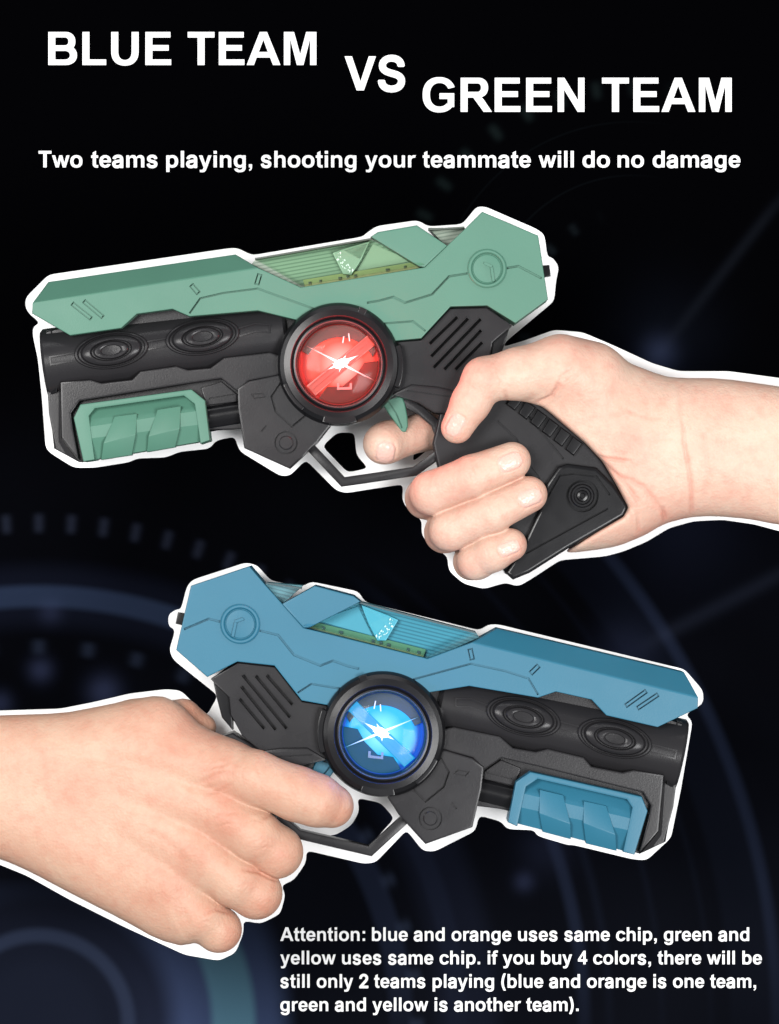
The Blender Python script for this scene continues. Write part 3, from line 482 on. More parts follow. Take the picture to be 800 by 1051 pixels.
    pl = plate(P, "side_plate", sp, -18, 31, M_black, root, 2.4, [([(292,388),(279,407),(283,422),(300,438),(322,420)], 2.2, 27, False), (circle(294,454.5,11.2,32), 1.5, 28.6, True), ([(259,405),(270,404),(273,407.5),(262,409)], 1.2, 29, True), ([(268.5,443),(274,437)], 1.8, 29, False)])
    lathe(P, "screw_cap", 294, 454.5, [(7.2,25),(7.2,32),(6.2,32.8),(0,32.8)], M_black, pl, 40)
    # receiver with speaker slots
    rec = [(399,351),(432,349),(462,316.5),(500,315.5),(526,334),(506,351),(503,368),(490,388),(468,404),(424,396),(402,408)]+lamp_arc(42, -20, 8)
    slots = [((441,353),(470,325)), ((442.5,366),(481,326.5)), ((445,377.5),(494,327)), ((456,379.5),(494.5,338.5)), ((467.5,379.5),(495.5,351))]
    rc = plate(P, "receiver", rec, -16, 24, M_black, root, 1.6, [([a_, b_], 3.4, 2, False) for a_, b_ in slots])
    for a_, b_ in slots:
        L_, R_ = strip_pts([a_, b_], 4.2); bm = strip_bm(P, L_+R_[::-1], 0.9, 20, 24.7, True); bm_mesh("slot_rim", bm, M_black, rc)
    plate(P, "rear_joint", [(504,350),(524,334),(519,352),(512,372),(500,384)], -14, 18, M_gloss, root, 2)
    plate(P, "trigger_housing", [(402,405),(423,394.5),(450,397),(476,403),(468,426),(446,424),(430,414)], -16, 29, M_black, root, 3, [([(418,401),(440,404),(466,408)], 1.4, 27, False)])
    # trigger and guard
    tr = plate(P, "trigger", [(390,410),(400,408),(413,406),(416,414),(418.5,427),(419,437),(417,443),(412.5,443),(407,435),(399,424)], -5, 13, shell_mat, root, 2.4, [([(398,411),(407,424),(413,439)], 1.6, 10, False)], 3)
    gd = bmesh.new()
    strip_bm(P, [(316,456),(352,494.5),(426,483.5),(449,467),(453,450),(447,434),(432,421),(410,409)], 9.5, -10, 10, False, gd)
    bmesh.ops.recalc_face_normals(gd, faces=gd.faces[:]); bevel_front(gd, P, 9.9, 1.8)
    bm_mesh("trigger_guard", gd, M_black, root)
    # grip
    gp = [(452,420),(470,401),(500,386),(514,392),(536,400),(556,414),(580,435),(601,453),(619,473),(634,497),(645,520),(640,529),(582,563),(544,587),(528,593),(519,589),(505,560),(470,505),(450,482),(444,455)]
    g = plate(P, "grip", gp, -20, 20, M_black, root, 4, [([(511,432),(530,450),(542,470)], 2.2, 16.5, False), ([(537,420),(579,471)], 2.2, 16.5, False), ([(541,474),(554,491),(548,498)], 2.2, 16.5, False)], 3)
    bs = [(573,479),(583,476),(613,480),(631,498),(646,520),(641,530),(582,564),(544,588),(527,595),(519,588),(535,563),(553,525),(560,498)]
    gb = plate(P, "grip_base", bs, -23, 28, M_gloss, root, 4.2, [([(540,568),(580,546),(624,522)], 2.2, 24, False), ([(561,512),(575,488),(590,486),(612,489),(626,508)], 2.2, 24, False), (circle(598,509,15.5,36), 2.6, 23, True)], 4)
    lathe(P, "base_boss", 598, 509, [(12.2,20),(12.2,29.5),(11.0,31),(9.2,31),(8.0,27.5),(6.4,27.5),(5.2,31),(3,31.4),(2.2,29),(0,29)], M_gloss, gb, 48)
    dx, dy = 0.795, 0.607; nx, ny = -dy, dx
    for i in range(6):
        sx, sy = 528+i*15.2*dx, 401+i*15.2*dy
        q = [(sx, sy), (sx+13.2*dx, sy+13.2*dy), (sx+13.2*dx+nx*16, sy+13.2*dy+ny*16), (sx+nx*16+2*dx, sy+ny*16+2*dy)]
        plate(P, "strap_ridge", q, -18, 25.5, M_gloss, g, 2.6, None, 3)
    # shell
    a_, b_ = (34,311), (265,275)
    shell = [a_, (150,293), b_, (309,295), (436,274.5), (477.5,235), (495,217.5), (552.5,242), (562.5,307.5), (529,332), (500,314), (462.5,315), (432.5,347.5), (401,350.5)]+lamp_arc(-30, -130, 10)+[(306,329), (265,319), (195,325), (177.5,317.5), (141,322.5), (125,337), (72.5,344.5), (33.5,322)]
    bm = bmesh.new()
    vf = [bm.verts.new(P(x, y, 33)) for x, y in shell]; up = [bm.verts.new(P(48,288,8)), bm.verts.new(P(241,259.5,8))]
    bm.faces.new(vf); bm.faces.new((vf[0], up[0], up[1], vf[2], vf[1]))
    out = [vf[0], up[0], up[1]]+vf[2:]
    ob = [bm.verts.new((q.co.x, P(0,0,-30).y, q.co.z)) for q in out]; n = len(out)
    for i in range(n): bm.faces.new((out[i], ob[i], ob[(i+1) % n], out[(i+1) % n]))
    bm.faces.new(ob[::-1]); bmesh.ops.recalc_face_normals(bm, faces=bm.faces[:])
    fe = [e for e in bm.edges if all(x in vf or x in up for x in e.verts)]
    bmesh.ops.bevel(bm, geom=fe, offset=1.6*S, segments=2, profile=0.6, affect='EDGES', clamp_overlap=True)
    sh = bm_mesh("shell", bm, shell_mat, root)
    G = 30.7
    cuts = [([(520,275.5),(532,273.5),(556,286)], 2.4, G-1.4, False), ([(480,281),(461,284),(443.5,302.5),(416,311),(404,305),(389,309),(377,311)], 2.4, G-1.4, False),
            ([(385,333),(424,330),(437,340)], 2.1, G-1.4, False), ([(195,322),(206,306.5),(230,301),(265,296.5),(322,317)], 2.1, G-1.4, False),
            (slot(197,293,204,301,4), 1.5, G-1.0, True), (slot(264,292,267,282,4), 1.5, G-1.0, True),
            (slot(75,312,94,327,3.5), 1.5, G-1.0, True), (slot(87,309.5,106,325.5,3.5), 1.5, G-1.0, True)]
    carve(sh, P, cuts); even_normals(sh)
    lathe(P, "round_badge", 500, 276, [(20,30),(20,34.2),(18.6,35.6),(16.8,35.6),(15.4,34.0),(15,32.6),(14,33.8),(12.8,34.0),(0,34.0)], shell_mat, sh, 64, ang=26)
    mk = [(497,270.5),(505,274)], [(504.5,275),(506.5,289)]
    bm = bmesh.new()
    for pth in mk: strip_bm(P, pth, 2.4, 33.5, 36.2, False, bm)
    bm_mesh("badge_mark", bm, shell_mat, sh)
    # rear knob, sight block
    plate(P, "rear_knob", [(556,271),(565,270.5),(566.5,282),(558,283.5)], -6, 6, M_gloss, root, 1)
    plate(P, "sight_block", [(380.5,243.5),(388,238.5),(428,231.5),(459.5,252.5),(436,274.8),(430,274)], -28, lambda x, y: 35 if y > 236 and x > 385 else 35, shell_mat, root, 2.4)
    # window compartment
    m = principled(colour+"_striped_compartment", window_cols[0], 0.35); N, L, b = nodes(m)
    tc = N.new('ShaderNodeTexCoord'); wv = N.new('ShaderNodeTexWave'); wv.wave_type = 'BANDS'; wv.bands_direction = 'Z'; wv.inputs['Scale'].default_value = 170
    mp = N.new('ShaderNodeMapping'); mp.inputs['Rotation'].default_value = (0, math.radians(-14 if A is not I3 else 10), 0)
    L.new(tc.outputs['Object'], mp.inputs[0]); L.new(mp.outputs[0], wv.inputs['Vector'])
    cr = N.new('ShaderNodeValToRGB'); cr.color_ramp.elements[0].position = 0.1; cr.color_ramp.elements[0].color = (*window_cols[1], 1); cr.color_ramp.elements[1].position = 0.55; cr.color_ramp.elements[1].color = (*window_cols[0], 1)
    L.new(wv.outputs['Fac'], cr.inputs[0]); L.new(cr.outputs[0], b.inputs['Base Color'])
    plate(P, "compartment_floor", [(258,270),(262,265),(381,244),(440,268),(436,276),(309,297)], -24, 12, m, root, 0)
    pc = principled(colour+"_circuit_board", (0.27, 0.26, 0.11) if colour == 'green' else (0.10, 0.15, 0.05), 0.5)
    cb = plate(P, "circuit_board", [(311,286.5),(345,281),(430,267.5),(434,274),(313,294.5)], 12, 17, pc, root, 0.4)
    random.seed(3)
    chip_m = principled(colour+"_chip", (0.03, 0.03, 0.02), 0.4)
    for cx_, cy_, cw in ((318,290,3),(329,288,2.4),(349,285,3.4),(357,283.5,3),(365,282.5,3),(398,276.5,4),(416,273.5,2.5)):
        plate(P, "chip", [(cx_-cw/2,cy_-1.3),(cx_+cw/2,cy_-1.6),(cx_+cw/2,cy_+1.2),(cx_-cw/2,cy_+1.5)], 16.5, 19, chip_m, cb, 0.3)
    lit = clear_plastic(colour+"_clear_prism", window_cols[2], 0.2)
    plate(P, "light_pipe", [(341,259),(352,255),(380,247),(371,266),(361,282),(352,281)], 14, 21, principled(colour+"_light_pipe", window_cols[3], 0.3, 0.4), root, 1.4)
    led = principled(colour+"_sparkle", (0.8, 0.85, 0.82), 0.1, 1.0)  # white material of the added sparkle chips
    bm = bmesh.new()
    for _ in range(30):
        t = random.random(); x = 346+t*14+random.uniform(-4, 4); y = 259+t*20+random.uniform(-2, 2); r_ = random.uniform(.35, 0.95)
        prism_bm(P, [(x-r_, y), (x, y-r_*1.5), (x+r_, y+r_*.4), (x+.2, y+r_*1.3)], 20.5, 22+r_, bm)
    bm_mesh("sparkle_chips", bm, led, root)  # white chips added for the sparkle glints inside the window
    plate(P, "pale_panel", [(383,249),(424,267),(370,277),(364,280)], 11, 13.2, principled(colour+"_pale_panel", window_cols[4], 0.4), root, 0.5)
    plate(P, "compartment_floor", [(440,232.8),(477,232.5),(479,236),(459,253)], -22, 14, m, root, 0.5)
    rim = plastic(colour+"_rim", tuple(c*0.35 for c in window_cols[1]), .4)
    for pth in ([(262,265.5),(381,245)], [(441,235.5),(477,233.2)]):
        bm_mesh("compartment_rim", strip_bm(P, pth, 1.6, 10, 28), rim, root)
    plate(P, "window_cover", [(262,266),(381,246),(436,272),(309,293)], 21, lambda x, y: 21.5+0.42*max(0, (y-266)+(x-262)*0.168), clear_plastic(colour+"_window_plastic", window_cols[5], 0.0, 1.15), root, 0)
    # lamp
    cx_, cy_ = 348, 374
    ring = lathe(P, "lamp_ring", cx_, cy_, [(62.5,0),(63.5,30),(62.5,36),(60,40),(56,42.6),(49.5,43.4),(48.4,42),(47.2,40.6),(46.0,42.2),(44.6,42.4),(43.2,40.6),(41.9,37),(41.6,15),(30,15),(30,0)], M_gloss, root, 128, ang=24, closed_profile=True)
    def arcpts(r0, r1, a0, a1, n_=10):
        o = [(cx_+r1*math.cos(math.radians(a0+(a1-a0)*i/n_)), cy_+r1*math.sin(math.radians(a0+(a1-a0)*i/n_))) for i in range(n_+1)]
        return o+[(cx_+r0*math.cos(math.radians(a1+(a0-a1)*i/n_)), cy_+r0*math.sin(math.radians(a1+(a0-a1)*i/n_))) for i in range(n_+1)]
    for a0, a1, r1, top_ in ((-18, 22, 66.5, 38), (72, 106, 62, 42.8), (128, 160, 61, 42.0), (-70, -62, 62.5, 42.0)):
        plate(P, "ring_tab", arcpts(53.5, r1, a0, a1), 20, top_, M_gloss, ring, 1.6, None, 2)
    # lamp interior; hot core and dark outer shading painted into the reflector's emission
    lm, core_c, dim, glow, edge, halo = lamp_cols
    m = principled(colour+"_lamp_reflector", dim, 0.35, 0.15); N, L, b = nodes(m)
    tc = N.new('ShaderNodeTexCoord'); vm = N.new('ShaderNodeVectorMath'); vm.operation = 'DISTANCE'; c0 = P(cx_+2, cy_, 22); vm.inputs[1].default_value = c0
    L.new(tc.outputs['Object'], vm.inputs[0])
    rp = N.new('ShaderNodeValToRGB'); mr = N.new('ShaderNodeMapRange'); mr.inputs[2].default_value = 44*S*k; L.new(vm.outputs['Value'], mr.inputs[0]); L.new(mr.outputs[0], rp.inputs[0])
    e = rp.color_ramp.elements; e[0].position = 0.12; e[0].color = (*tuple(min(1, c+.25) for c in core_c), 1); e[1].position = 1.0; e[1].color = (*edge, 1)
    x_ = e.new(0.55); x_.color = (*glow, 1); x_ = e.new(0.72); x_.color = (*glow, 1); x_ = e.new(0.86); x_.color = (*edge, 1)
    L.new(rp.outputs[0], b.inputs['Emission Color']); b.inputs['Emission Strength'].default_value = lm*1.15
    refl = lathe(P, "lamp_reflector", cx_, cy_, [(41.4,15.1),(41.4,20),(39.5,20),(37,17.5),(0,17.5),(0,15.1)], m, ring, 96)
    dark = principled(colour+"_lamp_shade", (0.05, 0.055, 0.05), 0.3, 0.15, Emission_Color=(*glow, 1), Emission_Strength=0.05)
    # crescent shade at the top, lower dark housing, diagonal circuit bar, left wedge; the lamp's glow is put into their emission
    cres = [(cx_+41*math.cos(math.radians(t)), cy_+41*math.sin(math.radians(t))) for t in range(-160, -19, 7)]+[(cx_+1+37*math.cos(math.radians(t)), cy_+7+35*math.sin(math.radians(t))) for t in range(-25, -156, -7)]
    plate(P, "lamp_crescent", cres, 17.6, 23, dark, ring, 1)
    low = [(cx_+40.5*math.cos(math.radians(t)), cy_+40.5*math.sin(math.radians(t))) for t in range(-5, 122, 7)]+[(336,397),(352,396),(366,384),(374,372)]
    plate(P, "lamp_lower_housing", low, 17.6, 22, principled(colour+"_lamp_housing", tuple(c*0.35 for c in dim), 0.35, 0.15, Emission_Color=(*glow, 1), Emission_Strength=0.16), ring, 1)
    bar = principled(colour+"_lamp_bar", tuple(c*0.8 for c in dim), 0.3); bb = bar.node_tree.nodes["Principled BSDF"]; bb.inputs['Emission Color'].default_value = (*glow, 1); bb.inputs['Emission Strength'].default_value = lm*0.75
    brp = [(314,396),(324,406),(385,354),(377,344)]
    plate(P, "lamp_bar", brp, 18, 25, bar, ring, 1, [([(318,403),(384,347)], 0.9, 23.5, False), ([(314,400),(380,344)], 0.8, 23.5, False), ([(340,391),(372,363),(375,366)], 0.8, 23.5, False)])
    plate(P, "lamp_bracket", [(346,393),(348.5,393),(348.5,397.5),(359,397),(359,393),(361.5,393),(361.5,399.5),(346,400)], 22, 24, principled(colour+"_bracket", tuple(min(1, c*1.5+.1) for c in dim), 0.3), ring, 0)
    bm = bmesh.new(); strip_bm(P, [(358,342),(359,350)], 1.2, 23, 24.5, False, bm); strip_bm(P, [(353,345),(352,352)], 1.2, 23, 24.5, False, bm)
    bm_mesh("lamp_pins", bm, principled(colour+"_pins", (0.6, 0.6, 0.6), 0.2), ring)
    # LED, and glowing spokes added in the shape of its star flare
    ledm = emissive(colour+"_led", tuple(min(1, c*0.3+0.7) for c in core_c), 9)
    lathe(P, "led", cx_+2, cy_-1, [(5.2,22),(5,28),(3,30),(0,31)], ledm, ring, 32, 1.5, 0.85, math.radians(-22), 60)
    gm = principled(colour+"_flare_spokes", (0.1, 0.1, 0.1), 0.4); N, L, b = nodes(gm)
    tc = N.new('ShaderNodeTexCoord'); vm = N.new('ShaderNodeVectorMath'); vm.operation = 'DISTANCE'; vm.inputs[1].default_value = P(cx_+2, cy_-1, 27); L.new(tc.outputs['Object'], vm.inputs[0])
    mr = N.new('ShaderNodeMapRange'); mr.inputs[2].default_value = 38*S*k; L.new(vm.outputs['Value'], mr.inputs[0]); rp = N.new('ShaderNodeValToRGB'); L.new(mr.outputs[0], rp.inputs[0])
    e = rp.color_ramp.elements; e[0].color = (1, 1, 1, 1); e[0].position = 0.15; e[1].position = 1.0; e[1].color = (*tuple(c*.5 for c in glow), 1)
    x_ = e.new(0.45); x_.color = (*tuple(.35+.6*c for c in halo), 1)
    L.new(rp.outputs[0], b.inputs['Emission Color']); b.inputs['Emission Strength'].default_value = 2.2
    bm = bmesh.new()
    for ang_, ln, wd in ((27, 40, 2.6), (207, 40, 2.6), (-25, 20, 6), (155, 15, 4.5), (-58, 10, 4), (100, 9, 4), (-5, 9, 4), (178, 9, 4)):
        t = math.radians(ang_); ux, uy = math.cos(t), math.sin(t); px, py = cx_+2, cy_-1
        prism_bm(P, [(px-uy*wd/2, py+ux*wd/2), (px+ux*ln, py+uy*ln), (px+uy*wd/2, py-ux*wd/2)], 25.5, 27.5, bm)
    bm_mesh("flare_spokes", bm, gm, ring)
    lathe(P, "lamp_lens", cx_, cy_, [(41.5,35),(41.5,36.2),(38,38),(30,40.4),(18,41.6),(0,42.2),(0,41.6),(18,41.0),(30,39.7),(38,37.2)], clear_plastic(colour+"_lens_plastic", (0.97, 0.97, 0.97), 0.0, 1.12), ring, 96, ang=60)
    lt = bpy.data.lights.new(colour+"_lamp_core", 'POINT'); lt.energy = 0.012; lt.color = halo; lt.shadow_soft_size = 0.003
    lo = bpy.data.objects.new(colour+"_lamp_core", lt); C.objects.link(lo); lo.parent = root; lo.location = P(cx_, cy_, 34)
    # the lamp's own light spilling on the shell around it
    lt = bpy.data.lights.new(colour+"_lamp", 'POINT'); lt.energy = 0.16 if colour == 'green' else 0.04; lt.color = halo; lt.shadow_soft_size = 0.012
    lo = bpy.data.objects.new(colour+"_lamp", lt); C.objects.link(lo); lo.parent = root; lo.location = P(cx_+8, cy_-4, 54) if colour == 'green' else P(cx_-10, cy_-10, 52)
    return root

make_blaster(I3, 'green', M_green, (1.0, (1.0, 0.35, 0.28), (0.10, 0.03, 0.025), (0.80, 0.075, 0.045), (0.35, 0.01, 0.01), (1.0, 0.05, 0.05)),
             [(0.19, 0.235, 0.185), (0.10, 0.14, 0.105), (0.85, 0.95, 0.88), (0.24, 0.29, 0.24), (0.24, 0.27, 0.22), (0.88, 0.97, 0.90)],
             "black and sage green toy laser blaster with glowing red lamp, held in the upper hand")
make_blaster(AB, 'blue', M_blue, (1.0, (0.08, 0.70, 1.0), (0.015, 0.05, 0.10), (0.008, 0.46, 0.92), (0.0, 0.04, 0.40), (0.03, 0.18, 1.0)),
             [(0.06, 0.20, 0.24), (0.025, 0.11, 0.14), (0.80, 0.95, 1.0), (0.12, 0.32, 0.36), (0.10, 0.25, 0.29), (0.80, 0.96, 1.0)],
             "black and blue toy laser blaster with glowing blue lamp, held in the lower hand")

# ------------------------------------------------------------------ hands: implicit surfaces meshed with surface nets
def seg_d(X, Y, Z, a, b, ra, rb):
    a = np.array(a, np.float32); b = np.array(b, np.float32); ab = b-a; L2 = float(ab@ab)
    t = np.clip(((X-a[0])*ab[0]+(Y-a[1])*ab[1]+(Z-a[2])*ab[2])/L2, 0, 1)
    return np.sqrt((X-a[0]-t*ab[0])**2+(Y-a[1]-t*ab[1])**2+(Z-a[2]-t*ab[2])**2)-(ra+(rb-ra)*t)
def smin(a, b, k):
    h = np.clip(0.5+0.5*(b-a)/k, 0, 1); return b*(1-h)+a*h-k*h*(1-h)
def smax(a, b, k): return -smin(-a, -b, k)
def poly2d(X, Y, pts):
    d = np.full(X.shape, 1e9, np.float32); s = np.ones(X.shape, np.float32); n = len(pts)
    for i in range(n):
        x1, y1 = pts[i]; x0, y0 = pts[i-1]; ex, ey = x0-x1, y0-y1; wx, wy = X-x1, Y-y1
        t = np.clip((wx*ex+wy*ey)/(ex*ex+ey*ey), 0, 1); d = np.minimum(d, (wx-ex*t)**2+(wy-ey*t)**2)
        c1 = Y >= y1; c2 = Y < y0; c3 = ex*wy > ey*wx
        fl = (c1 & c2 & c3) | (~c1 & ~c2 & ~c3); s = np.where(fl, -s, s)
    return s*np.sqrt(d)
def surface_nets(F, org, h):
    nx, ny, nz = F.shape; ins = F < 0
    cs = [(i, j, k) for i in (0, 1) for j in (0, 1) for k in (0, 1)]
    def sub(Ar, c): return Ar[c[0]:nx-1+c[0], c[1]:ny-1+c[1], c[2]:nz-1+c[2]]
    cnt = sum(sub(ins, c).astype(np.int8) for c in cs); act = (cnt > 0) & (cnt < 8)
    idx = np.full(act.shape, -1, np.int64); I = np.argwhere(act); idx[act] = np.arange(len(I))
    val = {c: F[I[:, 0]+c[0], I[:, 1]+c[1], I[:, 2]+c[2]] for c in cs}
    acc = np.zeros((len(I), 3)); num = np.zeros(len(I))
    for c in cs:
        for ax in range(3):
            if c[ax] == 1: continue
            c2 = tuple(1 if q == ax else c[q] for q in range(3)); a, b = val[c], val[c2]; x = (a < 0) != (b < 0)
            den = np.where(x, a-b, 1); t = np.where(x, a/den, 0)
            p = np.tile(np.array(c, float), (len(I), 1)); p[:, ax] = t
            acc += p*x[:, None]; num += x
    V = (I+acc/num[:, None])*h+np.array(org)
    Q = []
    for ax in range(3):
        u, v = (ax+1) % 3, (ax+2) % 3
        sl0 = [slice(None)]*3; sl1 = [slice(None)]*3; sl0[ax] = slice(0, -1); sl1[ax] = slice(1, None)
        A_, B_ = ins[tuple(sl0)], ins[tuple(sl1)]; E = np.argwhere(A_ != B_)
        E = E[(E[:, u] > 0) & (E[:, v] > 0) & (E[:, u] < F.shape[u]-1) & (E[:, v] < F.shape[v]-1)]
        fl = A_[E[:, 0], E[:, 1], E[:, 2]]
        def g(du, dv):
            e = E.copy(); e[:, u] -= du; e[:, v] -= dv; return idx[e[:, 0], e[:, 1], e[:, 2]]
        q = np.stack([g(1, 1), g(0, 1), g(0, 0), g(1, 0)], 1); q[~fl] = q[~fl][:, ::-1]; Q.append(q)
    return V, np.concatenate(Q)

def polyline_d(x, y, path):
    d = np.full(x.shape, 1e9)
    for (x0, y0), (x1, y1) in zip(path, path[1:]):
        ex, ey = x1-x0, y1-y0; t = np.clip(((x-x0)*ex+(y-y0)*ey)/(ex*ex+ey*ey), 0, 1)
        d = np.minimum(d, np.hypot(x-x0-ex*t, y-y0-ey*t))
    return d
def rect_d(x, y, cx, cy, hx, hy, rot, r):
    c, s = math.cos(rot), math.sin(rot); u = (x-cx)*c+(y-cy)*s; v = -(x-cx)*s+(y-cy)*c
    qx, qy = np.abs(u)-hx+r, np.abs(v)-hy+r
    return np.hypot(np.maximum(qx, 0), np.maximum(qy, 0))+np.minimum(np.maximum(qx, qy), 0)-r, u, v

def skin_mat(name, col, red, nailc, sss=0.12):
    m = principled(name, col, 0.5, 0.35); N, L, b = nodes(m)
    b.inputs['Subsurface Weight'].default_value = sss; b.inputs['Subsurface Radius'].default_value = (1.0, 0.35, 0.2); b.inputs['Subsurface Scale'].default_value = 0.004
    tc = N.new('ShaderNodeTexCoord'); n1 = N.new('ShaderNodeTexNoise'); n1.inputs['Scale'].default_value = 38; n1.inputs['Detail'].default_value = 6; n1.inputs['Roughness'].default_value = 0.6
    L.new(tc.outputs['Object'], n1.inputs['Vector'])
    att = N.new('ShaderNodeAttribute'); att.attribute_name = 'flush'; sp = N.new('ShaderNodeSeparateColor'); L.new(att.outputs['Color'], sp.inputs[0])
    mr = N.new('ShaderNodeMapRange'); mr.inputs[1].default_value = 0.36; mr.inputs[2].default_value = 0.70; mr.inputs[4].default_value = 0.62; L.new(n1.outputs['Fac'], mr.inputs[0])
    n4 = N.new('ShaderNodeTexNoise'); n4.inputs['Scale'].default_value = 210; n4.inputs['Detail'].default_value = 5; L.new(tc.outputs['Object'], n4.inputs['Vector'])
    m4 = N.new('ShaderNodeMapRange'); m4.inputs[1].default_value = 0.45; m4.inputs[2].default_value = 0.75; m4.inputs[4].default_value = 0.35; L.new(n4.outputs['Fac'], m4.inputs[0])
    a4 = N.new('ShaderNodeMath'); a4.operation = 'ADD'; L.new(mr.outputs[0], a4.inputs[0]); L.new(m4.outputs[0], a4.inputs[1])
    ad = N.new('ShaderNodeMath'); ad.operation = 'ADD'; ad.use_clamp = True; L.new(a4.outputs[0], ad.inputs[0]); L.new(sp.outputs[0], ad.inputs[1])
    mx = N.new('ShaderNodeMix'); mx.data_type = 'RGBA'; mx.inputs[6].default_value = (*col, 1); mx.inputs[7].default_value = (*red, 1); L.new(ad.outputs[0], mx.inputs[0])
    m2 = N.new('ShaderNodeMix'); m2.data_type = 'RGBA'; L.new(mx.outputs[2], m2.inputs[6]); m2.inputs[7].default_value = (*nailc, 1); L.new(sp.outputs[1], m2.inputs[0])
    L.new(m2.outputs[2], b.inputs['Base Color'])
    rr = N.new('ShaderNodeMapRange'); rr.inputs[3].default_value = 0.5; rr.inputs[4].default_value = 0.28; L.new(sp.outputs[1], rr.inputs[0]); L.new(rr.outputs[0], b.inputs['Roughness'])
    vo = N.new('ShaderNodeTexVoronoi'); vo.inputs['Scale'].default_value = 750; L.new(tc.outputs['Object'], vo.inputs['Vector'])
    n2 = N.new('ShaderNodeTexNoise'); n2.inputs['Scale'].default_value = 260; n2.inputs['Detail'].default_value = 4; L.new(tc.outputs['Object'], n2.inputs['Vector'])
    am = N.new('ShaderNodeMath'); am.operation = 'MULTIPLY_ADD'; am.inputs[1].default_value = 0.5; L.new(vo.outputs['Distance'], am.inputs[0]); L.new(n2.outputs['Fac'], am.inputs[2])
    bp = N.new('ShaderNodeBump'); bp.inputs['Strength'].default_value = 0.42; bp.inputs['Distance'].default_value = 0.0007
    L.new(am.outputs[0], bp.inputs['Height']); L.new(bp.outputs[0], b.inputs['Normal'])
    return m

def build_hand(name, box, field, creases, bumps, nails, flush, mat, label, h=1.35, ref=30.0):
    (x0, x1), (y0, y1), (z0, z1) = box
    xs = np.arange(x0, x1, h, dtype=np.float32); ys = np.arange(y0, y1, h, dtype=np.float32); zs = np.arange(z0, z1, h, dtype=np.float32)
    X, Y, Z = xs[:, None, None], ys[None, :, None], zs[None, None, :]
    F = field(X, Y, Z)+np.zeros((1, 1, 1), np.float32)
    F = np.broadcast_to(F, (len(xs), len(ys), len(zs))).copy()
    V, Q = surface_nets(F, (xs[0], ys[0], zs[0]), h)
    # relax
    e = np.concatenate([Q[:, [0, 1]], Q[:, [1, 2]], Q[:, [2, 3]], Q[:, [3, 0]]])
    deg = np.bincount(e.ravel(), minlength=len(V))[:, None]
    for _ in range(4):
        s_ = np.zeros_like(V)
        for ax in range(3): s_[:, ax] = np.bincount(e[:, 0], V[e[:, 1], ax], len(V))+np.bincount(e[:, 1], V[e[:, 0], ax], len(V))
        V = V*0.5+0.5*s_/np.maximum(deg, 1)
    n = np.zeros_like(V); fn = np.cross(V[Q[:, 2]]-V[Q[:, 0]], V[Q[:, 3]]-V[Q[:, 1]])
    for j in range(4):
        for ax in range(3): n[:, ax] += np.bincount(Q[:, j], fn[:, ax], len(V))
    n /= np.linalg.norm(n, axis=1)[:, None]+1e-9
    c = V.mean(0)
    # outward check
    iz = np.argmax(V[:, 2])
    if n[iz, 2] < 0: n = -n; Q = Q[:, ::-1]
    fr = np.clip(n[:, 2]*2.0, 0, 1); x, y = V[:, 0].copy(), V[:, 1].copy(); disp = np.zeros(len(V)); col = np.zeros((len(V), 4), np.float32); col[:, 3] = 1
    for path, dep, wid in creases:
        d = polyline_d(x, y, path)
        tt = np.minimum(np.hypot(x-path[0][0], y-path[0][1]), np.hypot(x-path[-1][0], y-path[-1][1])); fade = np.clip(tt/8+0.25, 0, 1)
        g = np.exp(-(d/wid)**2)*fade
        disp -= dep*g*fr; disp += 0.35*dep*np.exp(-((d-2.3*wid)/(1.4*wid))**2)*fr*fade
        col[:, 0] += (0.4*np.exp(-(d/(wid*1.6))**2)*fr*fade*min(1, dep/1.2)).astype(np.float32)
    for bx, by, r_, amp in bumps: disp += amp*np.exp(-((x-bx)**2+(y-by)**2)/r_**2)*fr
    zmin = 0
    for cx, cy, hx, hy, rot, zlo in nails:
        d, u, v = rect_d(x, y, cx, cy, hx, hy, rot, min(hx, hy)*0.75); on = fr*(V[:, 2] > zlo)
        ins = np.clip(0.5-d/1.2, 0, 1)*on
        disp += ins*(0.55)-1.1*np.exp(-(d/1.1)**2)*on*(u < hx*0.9)
        col[:, 1] = np.maximum(col[:, 1], ins)
        tip = np.clip((u-hx*0.72)/1.5, 0, 1)*ins; col[:, 1] = col[:, 1]; col[:, 0] += 0.15*np.exp(-(d/1.6)**2)*on
    for fx, fy, r_, amp in flush: col[:, 0] += (amp*np.exp(-((x-fx)**2+(y-fy)**2)/r_**2)).astype(np.float32)
    V = V+n*disp[:, None]; col = np.clip(col, 0, 1)
    f = (D-ref)/D
    Wd = np.stack([(V[:, 0]-CX)*S*f, -V[:, 2]*S, (CY-V[:, 1])*S*f], 1)
    me = bpy.data.meshes.new(name); me.vertices.add(len(V)); me.vertices.foreach_set('co', Wd.ravel())
    me.loops.add(len(Q)*4); me.polygons.add(len(Q)); me.loops.foreach_set('vertex_index', Q.ravel().astype(np.int32))
    me.polygons.foreach_set('loop_start', np.arange(0, len(Q)*4, 4, dtype=np.int32)); me.polygons.foreach_set('loop_total', np.full(len(Q), 4, np.int32))
    me.update(calc_edges=True); me.validate()
    at = me.color_attributes.new('flush', 'FLOAT_COLOR', 'POINT'); at.data.foreach_set('color', col.ravel())
    me.polygons.foreach_set('use_smooth', [True]*len(me.polygons)); me.update()
    bm = bmesh.new(); bm.from_mesh(me); bmesh.ops.recalc_face_normals(bm, faces=bm.faces[:]); bm.to_mesh(me); bm.free()
    o = link(name, me, mat); tag(o, label, "hand"); return o

